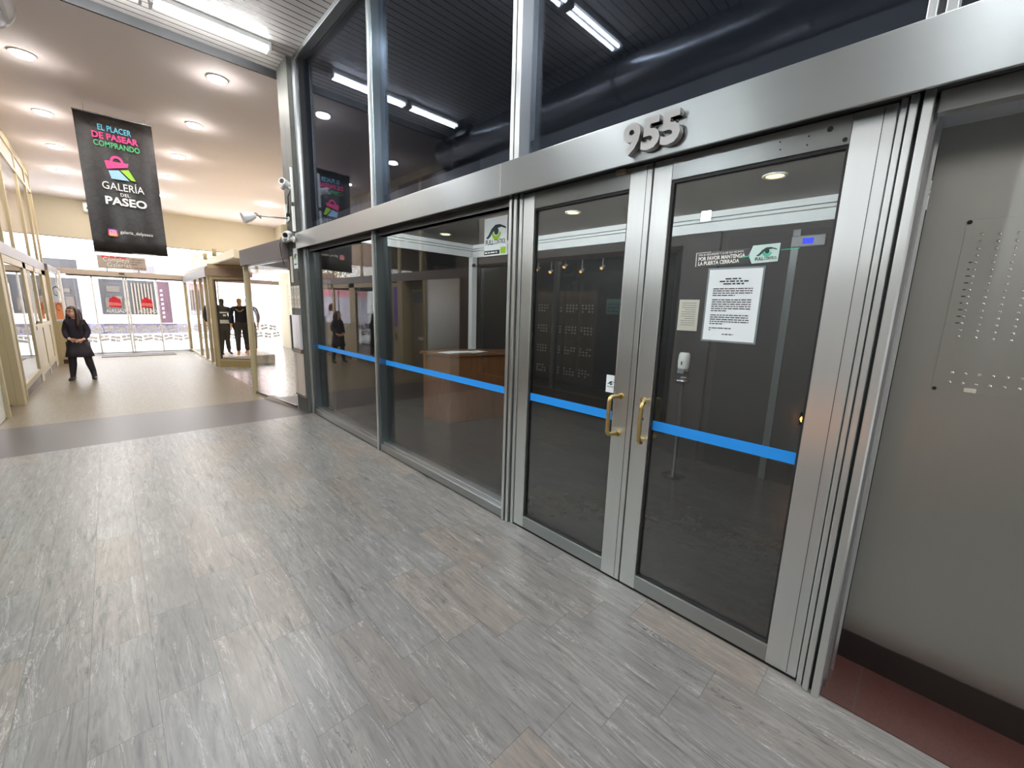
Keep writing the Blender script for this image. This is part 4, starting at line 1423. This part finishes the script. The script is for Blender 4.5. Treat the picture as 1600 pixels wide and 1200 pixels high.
bx('panel', plain('pale teal panel', lin(120, 150, 150), .5), -4.1, -4.07, 3.72, 4.05, 1.60, 1.86, t)
mb = MB()
for r_ in range(3):
    for c in range(5):
        mb.box(-4.07, -4.066, 3.76+c*.055, 3.785+c*.055, 1.64+r_*.06, 1.665+r_*.06)
mb.build('dot_print', INK, t)
t = thing('flood_light', (-3.2, 2.13, 2.75), 'small square cold white flood light high on the wall opposite the doors', 'light')
bx('case', BLACKP, -3.2, -3.13, 2.06, 2.20, 2.74, 2.88, t, .005)
bx('lit_face', E_FLOOD, -3.13, -3.125, 2.075, 2.185, 2.755, 2.865, t)
bx('bracket', STD, -3.2, -3.17, 2.11, 2.15, 2.88, 2.93, t)
for k, (y, z, nm) in enumerate([(4.3, 2.40, 'farthest right'), (4.75, 2.36, 'second from the right'), (5.15, 2.46, 'middle'), (5.5, 2.38, 'second from the left'), (5.85, 2.44, 'farthest left')]):
    t = thing('track_spotlight', (-4.25, y, 2.66), 'small white track spotlight in the optician ceiling, %s in the reflection' % nm, 'light', 'track spotlights in the optician shop')
    MB().tube([(-4.25, y, z+.05), (-4.25, y, 2.66)], .008, 8).build('stem', WHITE, t)
    MB().tube([(-4.29, y, z+.05), (-4.21, y, z)], [.02, .032], 12).build('head', WHITE, t)
    MB().tube([(-4.212, y, z), (-4.204, y, z-.005)], .026, 12).build('lamp', E_WARM, t)
t = thing('pilot_lamp', (-3.19, .86, .5), 'small orange glowing lamp low on the wall opposite the doors', 'lamp')
bx('case', BLACKP, -3.2, -3.185, .82, .90, .48, .62, t)
MB().tube([(-3.185, .86, .55), (-3.165, .86, .55)], .034, 14).build('glowing_lens', E_ORNG, t)

# ------------------------------------------------------------------ street beyond the doors
t = thing('street_building', (-1, 30.5, -.31), 'pale building with dark shop windows across the street', 'building')
pale = plain('pale facade', lin(225, 222, 222), .8, var=.02)
dgl = plain('dark street window', lin(40, 38, 43), .5, var=.4, scale=1.5)
bx('wall', pale, -12, 1.25, 30.3, 31, -.31, 3.9, t)
bx('wall', plain('upper facade', lin(236, 234, 234), .8), -12, 1.25, 30.2, 31, 3.9, 6.5, t)
bx('window', dgl, -4.25, -3.0, 30.18, 30.3, 2.75, 3.4, t)
bx('window', dgl, -2.35, -.2, 30.22, 30.3, .75, 2.55, t)
bx('window', dgl, -4.6, -3.1, 30.22, 30.3, .3, 2.5, t)
bx('window', plain('grey signboard', lin(90, 86, 90), .6), -1.0, -.1, 30.18, 30.3, 2.75, 3.35, t)
bx('column', pale, -3.0, -2.4, 29.6, 30.3, -.31, 3.9, t)
bx('column', pale, .55, 1.25, 29.6, 30.3, -.31, 3.9, t)
bx('maroon_panel', MAROON, -.12, .42, 30.1, 30.3, .3, 2.55, t)
mb = MB()
for k in range(7):
    poly_into(mb, [(-.05, 0), (.05, .02), (.04, .13), (-.04, .11)], FY(.06, 2.0-.24*k, 30.08), .003)
mb.build('pale_marks', plain('pale lilac letters', lin(190, 170, 190), .6), t)
mb = MB()
for k in range(7):
    mb.box(-1.15+k*.13, -1.09+k*.13, 30.14, 30.2, .78, 2.4)
mb.build('curtain_strips', plain('beige curtain', lin(98, 88, 78), .7), t)
mb = MB()
for x, z, w_, h in [(-2.2, 1.1, .25, .5), (-1.85, 1.35, .3, .35), (-1.5, .9, .2, .6), (-2.1, 1.9, .5, .3), (-3.6, 1.0, .3, .6), (-3.9, 1.8, .5, .2)]:
    mb.box(x, x+w_, 30.16, 30.2, z, z+h)
mb.build('goods', plain('shop goods', lin(64, 55, 50), .6, var=.5, scale=3), t)
bx('ledge', plain('cream ledge', lin(235, 222, 205), .7), -2.4, -.1, 30.05, 30.3, .28, .74, t)
t = thing('street_kiosk', (2.6, 32, -.31), 'red and pink shop hoarding across the street', 'building')
bx('red_board', plain('faded red board', lin(232, 150, 160), .6), 1.3, 6, 31.6, 31.8, 2.2, 3.6, t)
bx('panel', MAROON, 1.3, 2.0, 31.6, 31.8, 1.0, 2.2, t)
bx('pale_panel', plain('pale lilac board', lin(214, 206, 220), .6), 1.3, 6, 31.7, 31.8, -.31, 2.2, t)
bx('blue_panel', plain('blue sticker', lin(90, 180, 215), .6), 1.35, 1.75, 31.55, 31.6, .35, .75, t)
t = thing('street_tree', (3.5, 33, -.31), 'leafy tree over the red hoarding across the street', 'tree')
MB().tube([(3.9, 36.5, -.31), (3.85, 36.5, 2), (4.0, 36.5, 4.3)], [.2, .16, .1], 10).build('trunk', BROWN, t)
mb = MB()
for k in range(900):
    c = Vector((3.9+random.gauss(0, 2.0), 36.5+random.gauss(0, .8), 4.7+random.gauss(0, .6)))
    a = Vector((random.uniform(-1, 1), random.uniform(-1, 1), random.uniform(-1, 1))).normalized()*.13
    b = a.orthogonal().normalized()*.08
    mb.quadfaces([c-a, c+b, c+a, c-b], [(0, 1, 2, 3)])
mb.build('crown', leafy('yellow green leaves'), t, norm=False)
t = thing('street_bollard', (-2.55, 22.5, -.3), 'pale bicycle parked outside the street doors', 'bicycle')
mb = MB()
for cx in (-2.95, -2.25):
    pts = [(cx+.27*math.cos(q*math.pi/12), 22.5, .0+.27*math.sin(q*math.pi/12)) for q in range(25)]
    mb.tube(pts, .022, 8, cap=False)
mb.build('wheel', plain('pale tyre', lin(150, 150, 175), .6), t)
MB().tube([(-2.95, 22.5, 0), (-2.75, 22.5, .45), (-2.35, 22.5, .45), (-2.62, 22.5, .0), (-2.75, 22.5, .45)], .02, 8).tube([(-2.25, 22.5, 0), (-2.37, 22.5, .6), (-2.45, 22.5, .62)], .018, 8).tube([(-2.62, 22.5, 0), (-2.95, 22.5, 0)], .018, 8).tube([(-2.75, 22.5, .45), (-2.78, 22.5, .58), (-2.7, 22.5, .6)], .02, 8).build('frame', plain('pale frame paint', lin(190, 190, 210), .5), t)
t.name = 'bicycle'


# ------------------------------------------------------------------ people and mannequins
def skin_mesh(name, verts, edges, radii, mat, parent, root=0, sub=2, M=None):
    me = bpy.data.meshes.new(name)
    me.from_pydata([tuple(v) for v in verts], edges, [])
    o = bpy.data.objects.new(name, me)
    COL.objects.link(o)
    sm = o.modifiers.new('skin', 'SKIN')
    sm.use_smooth_shade = True
    sv = me.skin_vertices[0].data
    for i, r in enumerate(radii):
        sv[i].radius = (r, r) if not isinstance(r, (tuple, list)) else r
        sv[i].use_root = (i in (root if isinstance(root, (list, tuple)) else [root]))
    if sub:
        ss = o.modifiers.new('sub', 'SUBSURF')
        ss.levels = ss.render_levels = sub
    dg = bpy.context.evaluated_depsgraph_get()
    m2 = bpy.data.meshes.new_from_object(o.evaluated_get(dg))
    bpy.data.objects.remove(o)
    bpy.data.meshes.remove(me)
    mb = MB()
    mb.mesh(m2, M)
    for f in mb.b.faces: f.smooth = True
    bpy.data.meshes.remove(m2)
    return mb.build(name, mat, parent, norm=False)


SKIN = plain('skin', lin(214, 164, 140), .5, var=.03)
HAIR = plain('dark brown hair', lin(52, 34, 30), .45, var=.2, scale=40)
KNIT = plain('black purple knit', lin(38, 30, 40), .85, var=.2, scale=60)
SKIRT = plain('black skirt cloth', lin(46, 40, 46), .8, var=.15, scale=40)
TIGHT = plain('black tights', lin(36, 32, 38), .6)
SHOE = plain('black shoes', lin(30, 24, 26), .45)


def hand(V, Ed, R, wrist, direc, side, palm_n):
    """adds a palm with four fingers and thumb; returns index of the palm root"""
    d_ = Vector(direc).normalized()
    nrm = Vector(palm_n).normalized()
    s_ = d_.cross(nrm).normalized()*side
    i0 = len(V)
    V += [Vector(wrist)+d_*.01, Vector(wrist)+d_*.05, Vector(wrist)+d_*.085]
    R += [(.02, .024), (.022, .032), (.018, .030)]
    Ed += [(i0, i0+1), (i0+1, i0+2)]
    for q, (off, ln_) in enumerate([(-.027, .06), (-.009, .07), (.009, .066), (.027, .052)]):
        b = len(V)
        p = Vector(wrist)+d_*.09+s_*off
        V += [p, p+d_*ln_*.5-nrm*.008, p+d_*ln_*.85-nrm*.03]
        R += [.009, .0082, .007]
        Ed += [(i0+2, b), (b, b+1), (b+1, b+2)]
    b = len(V)
    p = Vector(wrist)+d_*.035-s_*.03
    V += [p, p+d_*.03-s_*.02-nrm*.01, p+d_*.055-s_*.02-nrm*.02]
    R += [.011, .0095, .008]
    Ed += [(i0+1, b), (b, b+1), (b+1, b+2)]
    return i0


# --- the woman
WX, WY = -2.63, 12.5
t = thing('person', (WX, WY, SL(WY)), 'person in black knit top, short skirt and tights, hands clasped, standing in the passage', 'person')
K = .935
Mw = Matrix.Translation((WX, WY, SL(WY))) @ Matrix.Rotation(math.radians(-8), 4, 'Z') @ Matrix.Scale(K, 4)
V = [Vector(v) for v in [(0, 0, .90), (0, .0, 1.02), (0, .0, 1.18), (0, .005, 1.30), (0, .0, 1.365), (0, -.01, 1.42),
     (-.135, .0, 1.30), (-.175, .02, 1.08), (-.10, -.15, .93), (.135, .0, 1.30), (.18, .02, 1.08), (.12, -.14, .92),
     (-.09, 0, .84), (-.125, -.015, .47), (-.165, .02, .075), (.09, 0, .84), (.125, -.015, .47), (.175, .02, .075),
     (-.175, -.06, .035), (.185, -.06, .035)]]
R = [(.125, .10), (.105, .085), (.125, .095), (.115, .085), .05, .052, .055, .042, .03, .055, .042, .03, .08, .056, .032, .08, .056, .032, .02, .02]
Ed = [(0, 1), (1, 2), (2, 3), (3, 4), (4, 5), (3, 6), (6, 7), (7, 8), (3, 9), (9, 10), (10, 11), (0, 12), (12, 13), (13, 14), (0, 15), (15, 16), (16, 17), (14, 18), (17, 19)]
# head as a shaped chain turned towards the camera's left
hdir = Vector((-.55, -.82, -.06)).normalized()
hc = Vector((-.015, -.02, 1.52))
i = len(V)
V += [hc+Vector((0, 0, -.05))+hdir*.015, hc+Vector((0, 0, .03)), hc+Vector((0, 0, .085))-hdir*.01]
R += [(.062, .068), (.082, .088), (.060, .066)]
Ed += [(5, i), (i, i+1), (i+1, i+2)]
V += [hc+hdir*.095+Vector((0, 0, -.005)), hc+hdir*.062+Vector((0, 0, -.088))]
R += [.013, .028]
Ed += [(i+1, i+3), (i, i+4)]
h0 = hand(V, Ed, R, V[8], (.86, -.42, -.12), 1, (.3, .9, .1))
Ed.append((8, h0))
h1 = hand(V, Ed, R, V[11], (-.84, -.38, -.2), -1, (-.3, .9, .1))
Ed.append((11, h1))
bod = skin_mesh('body', V, Ed, R, SKIN, t, 0, 2, Mw)
# face: eyes, brows, mouth, ears as one small part each
side = hdir.cross(Vector((0, 0, 1))).normalized()
mb = MB()
for s_ in (-1, 1):
    p = hc+hdir*.079+side*.03*s_+Vector((0, 0, .018))
    mb.ball(Mw @ p, .0105, 8)
    q0, q1 = hc+hdir*.082+side*.046*s_+Vector((0, 0, .036)), hc+hdir*.086+side*.014*s_+Vector((0, 0, .038))
    mb.tube([Mw @ q0, Mw @ q1], .004, 6)
mb.build('eyes', plain('dark eyes', lin(40, 26, 22), .4), bod)
mb = MB()
mb.tube([Mw @ (hc+hdir*.078-side*.022+Vector((0, 0, -.052))), Mw @ (hc+hdir*.084+Vector((0, 0, -.052))), Mw @ (hc+hdir*.078+side*.022+Vector((0, 0, -.052)))], .006, 6)
mb.build('mouth', plain('lips', lin(170, 90, 86), .4), bod)
# hair: cap plus long strands
mb = MB()
bm = mb.b
g = bmesh.ops.create_uvsphere(bm, u_segments=24, v_segments=16, radius=1)
rem = []
for v in g['verts']:
    dv = v.co.copy()
    f_ = dv.dot(hdir)
    if f_ > .35 and dv.z < .50 or dv.z < -.55 and f_ > -.2:
        rem.append(v)
    v.co = hc+Vector((0, 0, .012))-hdir*.008+Vector((dv.x*.102, dv.y*.108, dv.z*.122))
bmesh.ops.delete(bm, geom=rem, context='VERTS')
for f in bm.faces: f.smooth = True
for v in bm.verts: v.co = Mw @ v.co
for s_ in (-1, 1):
    base = hc+side*.085*s_
    pts = [base+Vector((0, 0, .07))+hdir*.01, base+Vector((0, 0, -.03))+side*.012*s_-hdir*.01, base+Vector((0, 0, -.14))+side*.02*s_-hdir*.0, base+Vector((.0, -.06, -.26))+side*.015*s_, base+Vector((.0, -.085, -.37))+side*.0*s_]
    mb.tube([Mw @ p for p in pts], [.02, .038, .042, .036, .012], 10)
for s_ in (-1.2, -.4, .4, 1.2):
    base = hc-hdir*.075+side*.05*s_
    pts = [base+Vector((0, 0, .06)), base+Vector((0, 0, -.06))-hdir*.015, base+Vector((0, 0, -.20))-hdir*.005, base+Vector((0, .0, -.36))]
    mb.tube([Mw @ p for p in pts], [.03, .045, .045, .014], 10)
mb.build('hair', HAIR, t)
# top with sleeves
Vs = [Vector(v) for v in [(0, .0, .86), (0, 0, 1.0), (0, .0, 1.16), (0, .005, 1.30), (0, .0, 1.375), (-.13, .0, 1.315), (-.18, .02, 1.10), (-.15, -.08, .99), (-.105, -.145, .94), (.13, .0, 1.315), (.185, .02, 1.10), (.16, -.07, .985), (.122, -.135, .93)]]
Rs = [(.16, .125), (.15, .12), (.14, .115), (.115, .09), .058, .062, .06, .052, .042, .062, .06, .052, .042]
Es = [(0, 1), (1, 2), (2, 3), (3, 4), (3, 5), (5, 6), (6, 7), (7, 8), (3, 9), (9, 10), (10, 11), (11, 12)]
skin_mesh('knit_top', Vs, Es, Rs, KNIT, t, 0, 2, Mw)
mb = MB()
secs = [(.93, .16, .13), (.80, .18, .145), (.66, .205, .16), (.535, .232, .18), (.53, .222, .17), (.66, .195, .15), (.80, .17, .135), (.93, .15, .12)]
bmv = []
SEG = 28
for z, a, b in secs:
    bmv.append([mb.b.verts.new(Mw @ Vector((a*math.cos(2*math.pi*k/SEG)*(1+.03*math.cos(k*2.2)*(z < .7)), b*math.sin(2*math.pi*k/SEG)*(1+.05*math.sin(k*1.8)*(z < .7)), z))) for k in range(SEG)])
for a, b in zip(bmv, bmv[1:]):
    for k in range(SEG):
        f = mb.b.faces.new((a[k], a[(k+1) % SEG], b[(k+1) % SEG], b[k]))
        f.smooth = True
mb.build('skirt', SKIRT, t)
mb = MB()
for s_, hx, kx, fx in ((-1, -.09, -.125, -.165), (1, .09, .125, .175)):
    mb.tube([Mw @ Vector(p) for p in [(hx, 0, .86), (hx*1.15, -.005, .68), (kx, -.015, .49), (kx+s_*.01, .005, .36), (fx-s_*.01, .02, .2), (fx, .022, .09), (fx+s_*.003, .01, .05)]], [.098, .088, .064, .064, .052, .044, .046], 14)
mb.build('tights', TIGHT, t)
for s_, fx in ((-1, -.165), (1, .175)):
    mb = MB()
    fd = Vector((.14*s_, -.99, 0)).normalized()
    q = Vector((fx, .03, 0))
    pw = Vector((-fd.y, fd.x, 0))
    secs = [(q-fd*.06, .032, .040), (q+fd*.0, .044, .052), (q+fd*.07, .048, .042), (q+fd*.14, .043, .028), (q+fd*.185, .02, .016)]
    mb.rings([(Mw @ (c+Vector((0, 0, h*1.0))), Mw.to_3x3() @ (pw*a), Mw.to_3x3() @ Vector((0, 0, h))) for c, a, h in secs], 14)
    mb.build('shoe', SHOE, t)


# --- mannequins behind the narrow glass door
def mannequin(x, y, rz, top, bottom, skinm, lab, H=1.0, stance=.08, extras=None):
    z0 = .10
    t = thing('mannequin', (x, y, z0), lab, 'mannequin', 'mannequins in the corner shop window')
    M = Matrix.Translation((x, y, z0)) @ Matrix.Rotation(rz, 4, 'Z') @ Matrix.Scale(H, 4)
    V = [Vector(v) for v in [(0, 0, .88), (0, 0, 1.05), (0, .0, 1.25), (0, .0, 1.36), (0, -.0, 1.43), (0, -.01, 1.50), (0, -.01, 1.57), (0, .0, 1.64),
         (-.19, 0, 1.33), (-.24, .02, 1.08), (-.23, -.05, .86), (.19, 0, 1.33), (.24, .02, 1.08), (.23, -.05, .86),
         (-.09, 0, .82), (-.10, -stance, .47), (-.11, -stance*.3, .08), (.09, 0, .82), (.10, stance, .47), (.11, stance*.6, .08), (-.12, -.17, .03), (.12, -.12, .03)]]
    R = [(.13, .1), (.12, .09), (.145, .1), (.12, .08), .048, .058, (.078, .09), (.055, .065), .055, .042, .032, .055, .042, .032, .085, .058, .04, .085, .058, .04, .03, .03]
    Ed = [(0, 1), (1, 2), (2, 3), (3, 4), (4, 5), (5, 6), (6, 7), (3, 8), (8, 9), (9, 10), (3, 11), (11, 12), (12, 13), (0, 14), (14, 15), (15, 16), (16, 20), (0, 17), (17, 18), (18, 19), (19, 21)]
    for w_ in (10, 13):
        h_ = hand(V, Ed, R, V[w_], (0, -.25, -.97), 1 if w_ == 10 else -1, (1 if w_ == 10 else -1, 0, 0))
        Ed.append((w_, h_))
    skin_mesh('body', V, Ed, R, skinm, t, 0, 2, M)
    Vs = [Vector((0, 0, .80))]+V[1:4]+[Vector((0, 0, 1.40))]+[V[8], V[9], V[10]+Vector((0, 0, .05)), V[11], V[12], V[13]+Vector((0, 0, .05))]
    Rs = [(.165, .125), (.155, .12), (.17, .125), (.135, .095), .062, .075, .06, .046, .075, .06, .046]
    Es = [(0, 1), (1, 2), (2, 3), (3, 4), (3, 5), (5, 6), (6, 7), (3, 8), (8, 9), (9, 10)]
    skin_mesh('jacket', Vs, Es, Rs, top, t, 0, 2, M)
    Vt = [Vector((0, 0, 1.02)), Vector((0, 0, .86)), V[14], V[15], V[16]+Vector((0, 0, .04)), V[17], V[18], V[19]+Vector((0, 0, .04))]
    Rt = [(.15, .115), (.19, .145), .12, .075, .058, .10, .075, .058]
    skin_mesh('trousers', Vt, [(0, 1), (1, 2), (2, 3), (3, 4), (1, 5), (5, 6), (6, 7)], Rt, bottom, t, 0, 2, M)
    if extras == 'tags':
        for z, hh, ww in ((1.24, .035, .22), (1.16, .05, .07), (.98, .10, .24)):
            mb = MB()
            c = M @ Vector((.0, -.155, z))
            mb.box(c.x-ww/2, c.x+ww/2, c.y-.01, c.y, c.z-hh/2, c.z+hh/2)
            mb.build('white_patch', OFFW, t)
    if extras == 'chain':
        mb = MB()
        mb.tube([M @ Vector(p) for p in [(-.09, -.1, 1.33), (-.03, -.135, 1.27), (.03, -.135, 1.27), (.09, -.1, 1.33)]], .018, 8)
        mb.build('collar_patch', BRASS, t)
    return t


TAN = plain('tan mannequin shell', lin(222, 168, 104), .45)
BLK = plain('glossy black mannequin shell', (.012, .012, .014), .18)
JK1 = plain('black jacket cloth', lin(26, 24, 32), .8)
JK2 = plain('dark teal cloth', lin(24, 34, 40), .8)
TR1 = plain('dark grey brown trousers', lin(60, 52, 48), .8)
mannequin(.20, 14.15, .15, JK2, JK1, BLK, 'black headed mannequin with white patches on its chest', .97, .1, 'tags')
mannequin(.56, 13.80, -.2, JK1, TR1, TAN, 'tan headed mannequin in black top and brown trousers', .985, .05, 'chain')
mannequin(-.0+.08, 14.75, .5, JK1, JK1, TAN, 'tan headed mannequin farthest left, half hidden by the door frame', 1.0, .05)
mannequin(.86, 14.25, -.4, JK1, JK1, TAN, 'mannequin farthest right, behind the shop door post', .99, .05)
